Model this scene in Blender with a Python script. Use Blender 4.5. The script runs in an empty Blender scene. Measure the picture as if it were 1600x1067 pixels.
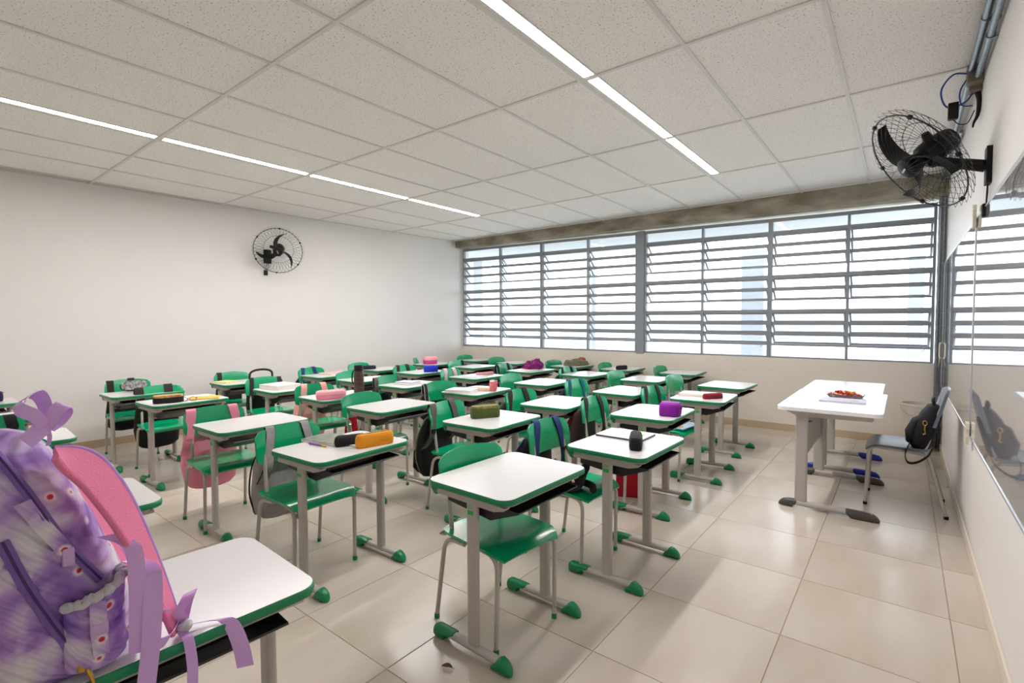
import bpy, bmesh, math, random
from mathutils import Vector, Matrix, noise
from mathutils.bvhtree import BVHTree
random.seed(7)
PI = math.pi
S = bpy.context.scene
COL = S.collection
# ------------------------------------------------------------------ camera, sky, exposure
cam_d = bpy.data.cameras.new('camera'); cam = bpy.data.objects.new('camera', cam_d); COL.objects.link(cam)
cam_d.sensor_width = 36.0; cam_d.sensor_fit = 'HORIZONTAL'; cam_d.lens = 779.1 / 1600 * 36.0
cam_d.clip_start = 0.02; cam_d.clip_end = 500
yaw, pitch, roll = 0.665546, 0.040260, -0.003730
f = Vector((-math.sin(yaw) * math.cos(pitch), math.cos(yaw) * math.cos(pitch), -math.sin(pitch)))
r0 = Vector((math.cos(yaw), math.sin(yaw), 0)); u0 = r0.cross(f)
rr = r0 * math.cos(roll) + u0 * math.sin(roll); uu = -r0 * math.sin(roll) + u0 * math.cos(roll)
cam.matrix_world = Matrix(((rr.x, uu.x, -f.x, 0), (rr.y, uu.y, -f.y, 0), (rr.z, uu.z, -f.z, 1.39), (0, 0, 0, 1)))
S.camera = cam
W = bpy.data.worlds.new('sky'); S.world = W; W.use_nodes = True
bg = W.node_tree.nodes['Background']; bg.inputs[0].default_value = (0.87, 0.925, 1.0, 1); bg.inputs[1].default_value = 1.9
LAMP_STRENGTH = 30.0
S.view_settings.view_transform = 'Standard'; S.view_settings.look = 'None'
S.view_settings.gamma = 1; S.view_settings.use_curve_mapping = False
S.view_settings.exposure = 1.72
S.cycles.max_bounces = 10; S.cycles.diffuse_bounces = 6; S.cycles.glossy_bounces = 4; S.cycles.transparent_max_bounces = 24
S.cycles.use_denoising = True
try: S.cycles.denoiser = 'OPENIMAGEDENOISE'
except Exception: pass
S.cycles.caustics_reflective = False; S.cycles.caustics_refractive = False
S.cycles.sample_clamp_indirect = 6.0

# ------------------------------------------------------------------ materials
def lin(c):
    return tuple((x / 12.92 if x <= 0.04045 else ((x + 0.055) / 1.055) ** 2.4) for x in [v / 255 for v in c]) + (1,)
MATS = {}
def mat(name, rgb, rough=0.5, metal=0.0, spec=0.5, var=0.0, vscale=8.0, bump=0.0, bscale=200.0, coat=0.0, emit=None, sub=0.0, stretch=None, rgb2=None, objvar=0.0, sheen=0.0):
    m = bpy.data.materials.new(name); m.use_nodes = True; MATS[name] = m
    nt = m.node_tree; N = nt.nodes; L = nt.links; b = N['Principled BSDF']
    b.inputs['Base Color'].default_value = lin(rgb); b.inputs['Roughness'].default_value = rough
    b.inputs['Metallic'].default_value = metal; b.inputs['Specular IOR Level'].default_value = spec
    b.inputs['Coat Weight'].default_value = coat
    if sheen: b.inputs['Sheen Weight'].default_value = sheen
    if emit: b.inputs['Emission Color'].default_value = emit[0]; b.inputs['Emission Strength'].default_value = emit[1]
    tc = N.new('ShaderNodeTexCoord'); src = tc.outputs['Object']
    if stretch:
        mp = N.new('ShaderNodeMapping'); mp.inputs['Scale'].default_value = stretch; L.new(src, mp.inputs['Vector']); src = mp.outputs['Vector']
    m['src'] = 1
    col = None
    if var or rgb2:
        n = N.new('ShaderNodeTexNoise'); n.inputs['Scale'].default_value = vscale; n.inputs['Detail'].default_value = 5; L.new(src, n.inputs['Vector'])
        rp = N.new('ShaderNodeValToRGB'); rp.color_ramp.elements[0].position = 0.3; rp.color_ramp.elements[1].position = 0.7
        a = lin(rgb); bb = lin(rgb2) if rgb2 else tuple(min(1, x * (1 + var)) for x in a[:3]) + (1,)
        if not rgb2: a = tuple(x * (1 - var) for x in a[:3]) + (1,)
        rp.color_ramp.elements[0].color = a; rp.color_ramp.elements[1].color = bb
        L.new(n.outputs['Fac'], rp.inputs['Fac']); col = rp.outputs['Color']
    if objvar:
        oi = N.new('ShaderNodeObjectInfo'); hs = N.new('ShaderNodeHueSaturation'); mr = N.new('ShaderNodeMapRange')
        mr.inputs['To Min'].default_value = 1 - objvar; mr.inputs['To Max'].default_value = 1 + objvar
        L.new(oi.outputs['Random'], mr.inputs['Value']); L.new(mr.outputs['Result'], hs.inputs['Value'])
        if col: L.new(col, hs.inputs['Color'])
        else: hs.inputs['Color'].default_value = lin(rgb)
        col = hs.outputs['Color']
    if col: L.new(col, b.inputs['Base Color'])
    if bump:
        n2 = N.new('ShaderNodeTexNoise'); n2.inputs['Scale'].default_value = bscale; n2.inputs['Detail'].default_value = 3; L.new(src, n2.inputs['Vector'])
        bp = N.new('ShaderNodeBump'); bp.inputs['Strength'].default_value = bump; bp.inputs['Distance'].default_value = 0.004
        L.new(n2.outputs['Fac'], bp.inputs['Height']); L.new(bp.outputs['Normal'], b.inputs['Normal'])
    return m
mat('wall_paint', (231, 228, 225), 0.55, var=0.012, vscale=1.2, bump=0.06, bscale=120)
mat('window_wall_paint', (224, 216, 204), 0.6, var=0.02, vscale=1.5, bump=0.06, bscale=120)
mat('floor_grout', (176, 156, 132), 0.8)
mat('floor_porcelain', (208, 199, 187), 0.20, rgb2=(190, 178, 162), vscale=3.0, stretch=(1.0, 0.35, 1), objvar=0.035, bump=0.05, bscale=30)
mat('baseboard_tile', (188, 168, 142), 0.35, var=0.05, vscale=3)
mat('baseboard_cream', (222, 213, 198), 0.4)
mat('grid_white', (214, 212, 208), 0.5)
mat('plenum', (190, 185, 178), 0.8)
mat('concrete_raw', (178, 171, 154), 0.85, rgb2=(116, 106, 88), vscale=2.6, bump=0.5, bscale=25, stretch=(1, 1, 3))
mat('concrete_pale', (150, 155, 160), 0.8, var=0.05)
mat('window_paint', (140, 146, 152), 0.4, spec=0.5)
mat('white_laminate', (219, 218, 218), 0.22, spec=0.55)
mat('green_plastic', (0, 160, 106), 0.2, spec=0.6, bump=0.22, bscale=1.0, stretch=(14, 3, 70))
mat('green_dark', (0, 128, 80), 0.35)
mat('grey_paint', (178, 172, 166), 0.38)
mat('grey_under', (172, 166, 160), 0.5)
mat('black_tray', (34, 34, 38), 0.38)
mat('sticker_green', (30, 178, 80), 0.4)
mat('black_plastic', (12, 12, 13), 0.5, spec=0.3)
mat('fan_wire', (18, 20, 20), 0.4)
mat('fan_badge', (190, 190, 190), 0.4)
mat('galvanised', (150, 158, 165), 0.32, metal=0.85, rgb2=(110, 120, 130), vscale=30, stretch=(3, 3, 3))
mat('blue_cable', (32, 52, 140), 0.4)
mat('conduit_box', (120, 108, 92), 0.6)
mat('whiteboard', (200, 200, 205), 0.04, spec=0.9, coat=1.0)
mat('aluminium', (190, 190, 194), 0.3, metal=0.6)
mat('clip_white', (226, 220, 200), 0.4)
mat('diffuser', (255, 250, 240), 0.5, emit=((1.0, 0.95, 0.935, 1), LAMP_STRENGTH))
mat('paper', (236, 234, 230), 0.6)
mat('teacher_laminate', (240, 240, 244), 0.25)
mat('teacher_foot', (74, 70, 68), 0.4)
mat('blue_cap', (24, 42, 150), 0.35)
mat('teacher_seat', (92, 100, 118), 0.3)
mat('bucket', (205, 196, 184), 0.35)
mat('gold', (200, 160, 80), 0.3, metal=0.9)
mat('zip_metal', (120, 110, 90), 0.35, metal=0.8)
mat('leaf_brown', (92, 60, 40), 0.7)
mat('outer_ground', (216, 214, 208), 0.9, rgb2=(196, 200, 188), vscale=0.3)
mat('outer_wall', (176, 180, 186), 0.8)
mat('outer_roof', (166, 166, 172), 0.8)
mat('hill_green', (150, 162, 160), 0.9, rgb2=(172, 180, 180), vscale=0.05)
def fab(name, rgb, rgb2=None, vs=30, rough=0.75, bump=0.25): return mat(name, rgb, rough, spec=0.3, rgb2=rgb2, vscale=vs, bump=bump, bscale=350, sheen=0.04)
fab('fab_black', (20, 20, 23)); fab('fab_dark', (44, 38, 38)); fab('fab_grey', (164, 160, 162), (146, 142, 144)); fab('fab_midgrey', (92, 86, 84))
fab('fab_navy', (36, 56, 116)); fab('fab_deepnavy', (22, 28, 50)); fab('fab_pink', (246, 158, 182), (238, 142, 168), 6); fab('fab_softpink', (246, 178, 186), (238, 160, 172), 8)
fab('fab_palepink', (248, 186, 178), (240, 168, 162), 6); fab('fab_teal', (20, 96, 118)); fab('fab_red', (178, 16, 42))
fab('fab_brown', (58, 42, 42)); fab('fab_floral', (244, 234, 238), (226, 168, 190), 60); fab('fab_camo', (86, 92, 42), (150, 140, 80), 28)
fab('fab_olive', (78, 90, 40), (66, 78, 34), 20); fab('fab_mustard', (232, 156, 36), (222, 142, 26), 8); fab('fab_purple', (142, 26, 160), (120, 18, 140), 8)
fab('fab_plum', (134, 28, 110), (104, 18, 86), 14); fab('fab_khaki', (126, 120, 92), (92, 92, 68), 14); fab('fab_rust', (166, 86, 52))
fab('fab_blue', (20, 48, 190), (12, 34, 150), 10); fab('fab_maroon', (136, 24, 44), (110, 16, 34), 10); fab('fab_navycase', (26, 20, 70))
fab('fab_rose', (206, 150, 150), (180, 120, 122), 20); fab('fab_magenta', (196, 70, 134)); fab('fab_zebra', (172, 172, 172), (40, 40, 40), 55)
fab('fab_map', (214, 180, 120), (160, 110, 70), 45); fab('fab_lilac', (186, 140, 206), (170, 122, 194), 10)
mat('plush_black', (10, 10, 11), 0.9, bump=0.8, bscale=260, sheen=0.05)
mat('eye_white', (240, 240, 240), 0.3); mat('pages', (232, 228, 218), 0.7); mat('slate_cover', (70, 72, 92), 0.4)
mat('yellow_cover', (224, 178, 30), 0.5); mat('paleyellow', (232, 226, 150), 0.6); mat('lime_print', (150, 200, 60), 0.5); mat('lavender_cover', (206, 204, 222), 0.5)
mat('wood_cover', (190, 150, 110), 0.6); mat('grey_cover', (150, 146, 150), 0.5); mat('pinkish', (226, 176, 180), 0.5); mat('cup_pink', (238, 128, 130), 0.35)
mat('bottle_black', (30, 24, 24), 0.4, rgb2=(90, 56, 42), vscale=60); mat('pen_purple', (120, 60, 150), 0.4); mat('sky_folder', (120, 190, 214), 0.3)
mat('art_cover', (66, 84, 96), 0.35, rgb2=(140, 150, 112), vscale=34); mat('orange', (224, 140, 40), 0.5); mat('white_pl', (230, 228, 224), 0.4); mat('ribbon', (216, 174, 236), 0.25, spec=0.7)
mat('pink_foam', (238, 128, 166), 0.7, bump=0.5, bscale=300); mat('bag_buckle', (200, 168, 214), 0.3); mat('bag_zip', (122, 92, 168), 0.6, bump=0.3, bscale=400)
mat('zip_dark', (58, 40, 100), 0.5); mat('elastic', (196, 194, 200), 0.8, bump=0.4, bscale=120)
for i, c in enumerate([(206, 40, 46), (226, 110, 40), (240, 226, 214), (190, 30, 70), (232, 170, 60)]): mat('candy_%d' % i, c, 0.2)
m = mat('clear_plastic', (240, 240, 240), 0.1); m.node_tree.nodes['Principled BSDF'].inputs['Transmission Weight'].default_value = 0.9

def speckle_material():
    m = mat('mineral_tile', (236, 233, 230), 0.85, bump=0.0); nt = m.node_tree; N = nt.nodes; L = nt.links; b = N['Principled BSDF']
    tc = N.new('ShaderNodeTexCoord')
    n = N.new('ShaderNodeTexNoise'); n.inputs['Scale'].default_value = 95; n.inputs['Detail'].default_value = 1.5; L.new(tc.outputs['Object'], n.inputs['Vector'])
    rp = N.new('ShaderNodeValToRGB'); rp.color_ramp.elements[0].position = 0.315; rp.color_ramp.elements[1].position = 0.37
    rp.color_ramp.elements[0].color = lin((165, 159, 154)); rp.color_ramp.elements[1].color = lin((238, 235, 232)); L.new(n.outputs['Fac'], rp.inputs['Fac'])
    L.new(rp.outputs['Color'], b.inputs['Base Color'])
    bp = N.new('ShaderNodeBump'); bp.inputs['Strength'].default_value = 0.25; bp.inputs['Distance'].default_value = 0.003
    L.new(n.outputs['Fac'], bp.inputs['Height']); L.new(bp.outputs['Normal'], b.inputs['Normal'])
speckle_material()
def glass_material():
    m = bpy.data.materials.new('window_glass'); m.use_nodes = True; MATS['window_glass'] = m; nt = m.node_tree; N = nt.nodes; L = nt.links
    N.remove(N['Principled BSDF']); out = N['Material Output']
    t = N.new('ShaderNodeBsdfTransparent'); t.inputs[0].default_value = (0.945, 0.955, 0.965, 1)
    g = N.new('ShaderNodeBsdfGlossy'); g.inputs['Roughness'].default_value = 0.03
    fr = N.new('ShaderNodeFresnel'); fr.inputs[0].default_value = 1.45; mx = N.new('ShaderNodeMixShader')
    ge = N.new('ShaderNodeNewGeometry'); sb = N.new('ShaderNodeMath'); sb.operation = 'SUBTRACT'; sb.inputs[0].default_value = 1; L.new(ge.outputs['Backfacing'], sb.inputs[1])
    ml = N.new('ShaderNodeMath'); ml.operation = 'MULTIPLY'; L.new(fr.outputs[0], ml.inputs[0]); L.new(sb.outputs[0], ml.inputs[1]); L.new(ml.outputs[0], mx.inputs[0]); L.new(t.outputs[0], mx.inputs[1]); L.new(g.outputs[0], mx.inputs[2]); L.new(mx.outputs[0], out.inputs[0])
glass_material()
def bagcloth_material():
    m = mat('tiedye', (200, 180, 220), 0.75); nt = m.node_tree; N = nt.nodes; L = nt.links; b = N['Principled BSDF']
    tc = N.new('ShaderNodeTexCoord'); n = N.new('ShaderNodeTexNoise'); n.inputs['Scale'].default_value = 9; n.inputs['Detail'].default_value = 3; n.inputs['Distortion'].default_value = 0.6
    L.new(tc.outputs['Object'], n.inputs['Vector']); rp = N.new('ShaderNodeValToRGB'); e = rp.color_ramp.elements
    e[0].position = 0.30; e[0].color = lin((112, 76, 170)); e[1].position = 0.66; e[1].color = lin((226, 222, 226))
    k = e.new(0.45); k.color = lin((176, 140, 208)); k = e.new(0.55); k.color = lin((208, 192, 222)); L.new(n.outputs['Fac'], rp.inputs['Fac'])
    v = N.new('ShaderNodeTexVoronoi'); v.inputs['Scale'].default_value = 20; v.inputs['Randomness'].default_value = 0.9; L.new(tc.outputs['Object'], v.inputs['Vector'])
    r1 = N.new('ShaderNodeMapRange'); r1.inputs['From Min'].default_value = 0.25; r1.inputs['From Max'].default_value = 0.14; L.new(v.outputs['Distance'], r1.inputs['Value'])
    r2 = N.new('ShaderNodeMapRange'); r2.inputs['From Min'].default_value = 0.14; r2.inputs['From Max'].default_value = 0.10; L.new(v.outputs['Distance'], r2.inputs['Value'])
    m1 = N.new('ShaderNodeMix'); m1.data_type = 'RGBA'; L.new(r1.outputs[0], m1.inputs[0]); L.new(rp.outputs[0], m1.inputs[6]); m1.inputs[7].default_value = lin((238, 226, 230))
    m2 = N.new('ShaderNodeMix'); m2.data_type = 'RGBA'; L.new(r2.outputs[0], m2.inputs[0]); L.new(m1.outputs[2], m2.inputs[6]); m2.inputs[7].default_value = lin((200, 40, 70))
    L.new(m2.outputs[2], b.inputs['Base Color'])
    w = N.new('ShaderNodeTexWave'); w.bands_direction = 'DIAGONAL'; w.inputs['Scale'].default_value = 26; w.inputs['Distortion'].default_value = 1.5; L.new(tc.outputs['Object'], w.inputs['Vector'])
    bp = N.new('ShaderNodeBump'); bp.inputs['Strength'].default_value = 0.7; bp.inputs['Distance'].default_value = 0.006
    L.new(w.outputs['Fac'], bp.inputs['Height']); L.new(bp.outputs['Normal'], b.inputs['Normal'])
bagcloth_material()

# ------------------------------------------------------------------ mesh helpers
class MB:
    def __init__(s): s.bm = bmesh.new()
    def box(s, a, b, bev=0.0, rot=None, at=None):
        """axis-aligned box from corner a to corner b, optionally turned by matrix rot about at"""
        c = [(p + q) / 2 for p, q in zip(a, b)]; d = [abs(q - p) for p, q in zip(a, b)]
        r = bmesh.ops.create_cube(s.bm, size=1.0); vs = r['verts']
        bmesh.ops.scale(s.bm, vec=d, verts=vs)
        if bev > 0:
            es = list({e for v in vs for e in v.link_edges})
            r2 = bmesh.ops.bevel(s.bm, geom=es, offset=bev, segments=2, affect='EDGES', profile=0.5); vs = list({v for fc in r2['faces'] for v in fc.verts} | {v for v in vs if v.is_valid})
        bmesh.ops.translate(s.bm, vec=c, verts=vs)
        if rot is not None: bmesh.ops.rotate(s.bm, cent=at or c, matrix=rot, verts=vs)
        return s
    def ring(s, pts): return [s.bm.verts.new(p) for p in pts]
    def bridge(s, rings, closed=True, cap=True, loop=False):
        n = len(rings[0]); R = rings + ([rings[0]] if loop else [])
        for a, b in zip(R[:-1], R[1:]):
            for i in range(n if closed else n - 1):
                j = (i + 1) % n
                try: s.bm.faces.new((a[i], a[j], b[j], b[i]))
                except ValueError: pass
        if cap and not loop:
            for q in (list(reversed(rings[0])), rings[-1]):
                try: s.bm.faces.new(q)
                except ValueError: pass
        return s
    def tube(s, path, r, n=8, loop=False, flat=1.0, cap=True):
        P = [Vector(p) for p in path]; rings = []; up = None
        for i, p in enumerate(P):
            if loop: t = P[(i + 1) % len(P)] - P[i - 1]
            else: t = P[min(i + 1, len(P) - 1)] - P[max(i - 1, 0)]
            t.normalize()
            if up is None: up = Vector((0, 0, 1)) if abs(t.z) < 0.9 else Vector((1, 0, 0))
            a = t.cross(up)
            if a.length < 1e-4: a = t.cross(Vector((0, 1, 0)))
            a.normalize(); b = a.cross(t).normalized(); up = b
            rad = r[i] if isinstance(r, (list, tuple)) else r
            rings.append(s.ring([p + a * math.cos(2 * PI * k / n) * rad + b * math.sin(2 * PI * k / n) * rad * flat for k in range(n)]))
        return s.bridge(rings, loop=loop, cap=cap)
    def lathe(s, prof, c=(0, 0, 0), axis=(0, 0, 1), n=20):
        A = Vector(axis).normalized(); q = Vector((0, 0, 1)).rotation_difference(A); C = Vector(c)
        rings = [s.ring([C + q @ Vector((max(rad, 1e-4) * math.cos(2 * PI * k / n), max(rad, 1e-4) * math.sin(2 * PI * k / n), z)) for k in range(n)]) for rad, z in prof]
        return s.bridge(rings)
    def prism(s, poly, axis, a, b):
        """poly: 2-D outline, extruded along 'x','y' or 'z' from a to b"""
        def p3(p, h): return {'x': (h, p[0], p[1]), 'y': (p[0], h, p[1]), 'z': (p[0], p[1], h)}[axis]
        return s.bridge([s.ring([p3(p, a) for p in poly]), s.ring([p3(p, b) for p in poly])])
    def loft(s, secs, n=24, ex=2.6):
        """secs: (z, cx, cy, half_x, half_y[, exponent])"""
        rings = []
        for q in secs:
            z, cx, cy, hx, hy = q[:5]; e = q[5] if len(q) > 5 else ex; pts = []
            for k in range(n):
                t = 2 * PI * k / n; c, d = math.cos(t), math.sin(t)
                pts.append((cx + hx * math.copysign(abs(c) ** (2 / e), c), cy + hy * math.copysign(abs(d) ** (2 / e), d), z))
            rings.append(s.ring(pts))
        return s.bridge(rings)
    def sheet(s, fn, nu, nv, th):
        """thin solid: fn(u,v)->point, u,v in 0..1, thickened along its normals"""
        P = [[Vector(fn(i / nu, j / nv)) for j in range(nv + 1)] for i in range(nu + 1)]
        def nrm(i, j):
            a = P[min(i + 1, nu)][j] - P[max(i - 1, 0)][j]; b = P[i][min(j + 1, nv)] - P[i][max(j - 1, 0)]; c = a.cross(b)
            return c.normalized() if c.length > 1e-9 else Vector((0, 0, 1))
        top = [[s.bm.verts.new(P[i][j] + nrm(i, j) * th / 2) for j in range(nv + 1)] for i in range(nu + 1)]
        bot = [[s.bm.verts.new(P[i][j] - nrm(i, j) * th / 2) for j in range(nv + 1)] for i in range(nu + 1)]
        F = s.bm.faces.new
        for i in range(nu):
            for j in range(nv):
                F((top[i][j], top[i + 1][j], top[i + 1][j + 1], top[i][j + 1])); F((bot[i][j], bot[i][j + 1], bot[i + 1][j + 1], bot[i + 1][j]))
        for i in range(nu):
            F((top[i + 1][0], top[i][0], bot[i][0], bot[i + 1][0])); F((top[i][nv], top[i + 1][nv], bot[i + 1][nv], bot[i][nv]))
        for j in range(nv):
            F((top[0][j], top[0][j + 1], bot[0][j + 1], bot[0][j])); F((top[nu][j + 1], top[nu][j], bot[nu][j], bot[nu][j + 1]))
        return s
    def ribbon(s, path, wdir, width, th=0.003):
        """flat band along path; wdir: one vector or one per point; width scalar or list"""
        P = [Vector(p) for p in path]; n = len(P)
        D = [Vector(wdir[i] if isinstance(wdir[0], (list, tuple, Vector)) else wdir).normalized() for i in range(n)]
        Wd = [width[i] if isinstance(width, (list, tuple)) else width for i in range(n)]
        def fn(u, v):
            i = round(u * (n - 1)); return P[i] + D[i] * Wd[i] * (v - 0.5)
        return s.sheet(fn, n - 1, 2, th)
    def uvsphere(s, c, r, n=14, m=8, sc=(1, 1, 1)):
        q = bmesh.ops.create_uvsphere(s.bm, u_segments=n, v_segments=m, radius=r)
        bmesh.ops.scale(s.bm, vec=sc, verts=q['verts']); bmesh.ops.translate(s.bm, vec=c, verts=q['verts']); return s
    def wrinkle(s, amp, sc, seed=0):
        s.bm.normal_update(); o = Vector((seed * 7.1, seed * 3.3, seed))
        for v in s.bm.verts: v.co += v.normal * noise.noise(v.co * sc + o) * amp
        return s
    def xf(s, M): bmesh.ops.transform(s.bm, matrix=M, verts=s.bm.verts); return s
    def build(s, name, material, parent=None, smooth=None, kind=None, sub=0):
        if sub: bmesh.ops.subdivide_edges(s.bm, edges=s.bm.edges, cuts=1, use_grid_fill=True, smooth=0.5)
        bmesh.ops.recalc_face_normals(s.bm, faces=s.bm.faces)
        me = bpy.data.meshes.new(name); s.bm.to_mesh(me); s.bm.free()
        if smooth is not None:
            me.polygons.foreach_set('use_smooth', [True] * len(me.polygons)); me.update()
            try: me.set_sharp_from_angle(angle=math.radians(smooth))
            except Exception: pass
        me.materials.append(MATS[material])
        o = bpy.data.objects.new(name, me); COL.objects.link(o)
        if parent is not None: o.parent = parent
        if kind: o['kind'] = kind
        return o
def bez(pts, n=6):
    """Catmull-Rom through pts"""
    P = [Vector(p) for p in pts]; out = []
    for i in range(len(P) - 1):
        a = P[i - 1] if i else P[0] * 2 - P[1]; b = P[i]; c = P[i + 1]; d = P[i + 2] if i + 2 < len(P) else P[-1] * 2 - P[-2]
        for k in range(n):
            t = k / n; out.append(0.5 * ((2 * b) + (c - a) * t + (2 * a - 5 * b + 4 * c - d) * t * t + (3 * b - a - 3 * c + d) * t ** 3))
    return out + [P[-1]]
def fillet(pts, rad, n=5):
    P = [Vector(p) for p in pts]; out = [P[0]]
    for i in range(1, len(P) - 1):
        r_ = rad[i - 1] if isinstance(rad, (list, tuple)) else rad
        a = (P[i - 1] - P[i]); b = (P[i + 1] - P[i]); d = min(r_, a.length * 0.49, b.length * 0.49); a.normalize(); b.normalize()
        p, q = P[i] + a * d, P[i] + b * d
        for k in range(n + 1):
            t = k / n; out.append((1 - t) ** 2 * p + 2 * t * (1 - t) * P[i] + t * t * q)
    return out + [P[-1]]
def rrect(hx, hy, r, n=6, cx=0, cy=0):
    out = []
    for sx, sy, a0 in ((1, 1, 0), (-1, 1, PI / 2), (-1, -1, PI), (1, -1, 1.5 * PI)):
        for k in range(n + 1):
            a = a0 + k / n * PI / 2; out.append((cx + sx * (hx - r) + r * math.cos(a), cy + sy * (hy - r) + r * math.sin(a)))
    return out
def empty(name, loc=(0, 0, 0), rz=0.0):
    o = bpy.data.objects.new(name, None); COL.objects.link(o); o.location = loc; o.rotation_euler = (0, 0, rz); o.empty_display_size = 0.1; return o
def tag(o, label, cat, group=None):
    o['label'] = label; o['category'] = cat
    if group: o['group'] = group
    return o
def struct(o): o['kind'] = 'structure'; return o
def copy_tree(src, loc, rz):
    r = src.copy(); COL.objects.link(r); r.location = loc; r.rotation_euler = (0, 0, rz)
    for ch in KIDS.get(src.name, list(src.children)):
        c = ch.copy(); COL.objects.link(c); c.parent = r
        for g in list(ch.children):
            d = g.copy(); COL.objects.link(d); d.parent = c
    return r
KIDS = {}

# ------------------------------------------------------------------ room
WALLX, WALLY, CEIL = 0.34, 7.05, 2.917
LX = lambda y: -7.12 + (y - 0.5) * 0.0520          # inner face of the rear wall
YB = -1.30
fl = empty('floor'); struct(fl)
MB().box((-7.4, YB - 0.1, -0.08), (WALLX + 0.1, WALLY + 0.1, -0.003)).build('screed', 'floor_grout', fl)
T = 0.6; gx, gy = -1.0, 1.82; g = 0.0018
x0s = [gx + T * i for i in range(-11, 3)]; y0s = [gy + 0.604 * j for j in range(-6, 9)]
std = None
for xa in x0s:
    for ya in y0s:
        xb, yb = xa + T, ya + 0.604
        a0, b0, a1, b1 = max(xa, -7.2), max(ya, YB), min(xb, WALLX - 0.001), min(yb, WALLY - 0.001)
        if a1 - a0 < 0.02 or b1 - b0 < 0.02 or a1 < LX(b1) : continue
        full = (a0 == xa and b0 == ya and a1 == xb and b1 == yb)
        if full and std:
            o = std.copy(); COL.objects.link(o)
        else:
            w, d = a1 - a0, b1 - b0
            o = MB().box((-w / 2 + g, -d / 2 + g, -0.008), (w / 2 - g, d / 2 - g, 0.0), bev=0.0012).build('floor_tile', 'floor_porcelain', fl)
            if full: std = o
        o.location = ((a0 + a1) / 2, (b0 + b1) / 2, 0); o.parent = fl
# walls
def left_box(z0, z1, t0, t1):
    m = MB(); P = [(LX(YB) + t0, YB), (LX(WALLY + .2) + t0, WALLY + .2), (LX(WALLY + .2) + t1, WALLY + .2), (LX(YB) + t1, YB)]
    return m.prism(P, 'z', z0, z1)
struct(left_box(0, 3.1, -0.15, 0).build('wall_left', 'wall_paint'))
struct(left_box(0, 0.085, 0, 0.012).build('baseboard_left', 'baseboard_tile'))
struct(MB().box((WALLX, YB, 0), (WALLX + 0.15, WALLY + 0.2, 3.1)).build('wall_right', 'wall_paint'))
struct(MB().box((WALLX - 0.012, YB, 0), (WALLX, WALLY - 0.01, 0.075), bev=0.003).build('baseboard_right', 'baseboard_cream'))
struct(MB().box((-7.4, YB - 0.15, 0), (WALLX + 0.15, YB, 3.1)).build('wall_near', 'wall_paint'))
struct(MB().box((-6.78, WALLY, 0), (WALLX, WALLY + 0.15, 0.915)).build('wall_window', 'window_wall_paint'))
struct(MB().box((-6.76, WALLY - 0.012, 0), (WALLX - 0.013, WALLY, 0.085), bev=0.003).build('baseboard_window', 'baseboard_tile'))
def zt(x, zl, zr): return zl + (zr - zl) * (x + 6.75) / 7.0
bm_ = MB(); bm_.bridge([bm_.ring([(x, 6.90, zt(x, 2.80, 2.69)), (x, WALLY + .15, zt(x, 2.80, 2.69)), (x, WALLY + .15, 3.0), (x, 6.90, 3.0)]) for x in (-6.90, -5, -3, -1, WALLX)])
struct(bm_.build('trim_beam', 'concrete_raw'))
# ceiling: grid of T bars with mineral fibre tiles laid in
ce = empty('ceiling'); struct(ce)
MB().box((-7.4, YB, CEIL + 0.05), (WALLX + .1, WALLY, CEIL + 0.12)).build('slab', 'plenum', ce)
TX, TY = 0.6594, 1.3188; GX, GY = -2.3114, 1.4995
xl = [GX - TX * k for k in range(-5, 8)]; xl.sort(); yl = [GY + TY * j for j in range(-3, 6)]
LAMPS = {-1: (-1.652, 4), 4: (-4.949, 4)}
tile_mesh = {}
def ctile(a0, a1, b0, b1):
    a0, a1, b0, b1 = max(a0, -7.17), min(a1, WALLX), max(b0, YB), min(b1, 6.90)
    if a1 - a0 < 0.03 or b1 - b0 < 0.03: return
    w, d = round(a1 - a0, 3), round(b1 - b0, 3)
    if (w, d) in tile_mesh: o = tile_mesh[(w, d)].copy(); COL.objects.link(o)
    else:
        o = MB().box((-w / 2 + .002, -d / 2 + .002, 0), (w / 2 - .002, d / 2 - .002, 0.015)).build('ceiling_tile', 'mineral_tile', ce); tile_mesh[(w, d)] = o
    o.parent = ce; o.location = ((a0 + a1) / 2, (b0 + b1) / 2, CEIL + 0.004)
lampx = {round(v[0], 3) for v in LAMPS.values()}
for i in range(len(xl) - 1):
    a0, a1 = xl[i], xl[i + 1]
    lamp = any(abs(a0 - q) < 0.02 for q in lampx)
    for b0, b1 in zip(yl[:-1], yl[1:]):
        ctile(a0 + (0.115 if (lamp and b1 < 5.6) else 0), a1, b0, b1)
for x in xl:
    if -7.1 < x < WALLX: MB().box((x - 0.012, YB, CEIL - 0.004), (x + 0.012, 6.90, CEIL + 0.004)).build('grid_bar', 'grid_white', ce)
for y in yl:
    if YB < y < 6.9: MB().box((LX(y), y - 0.012, CEIL - 0.0045), (WALLX, y + 0.012, CEIL + 0.0045)).build('grid_bar', 'grid_white', ce)
wl = left_box(CEIL - 0.005, CEIL + 0.03, 0, 0.022); wl.build('wall_angle', 'grid_white', ce)
LN = {-1: 'right', 4: 'left'}
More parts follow.
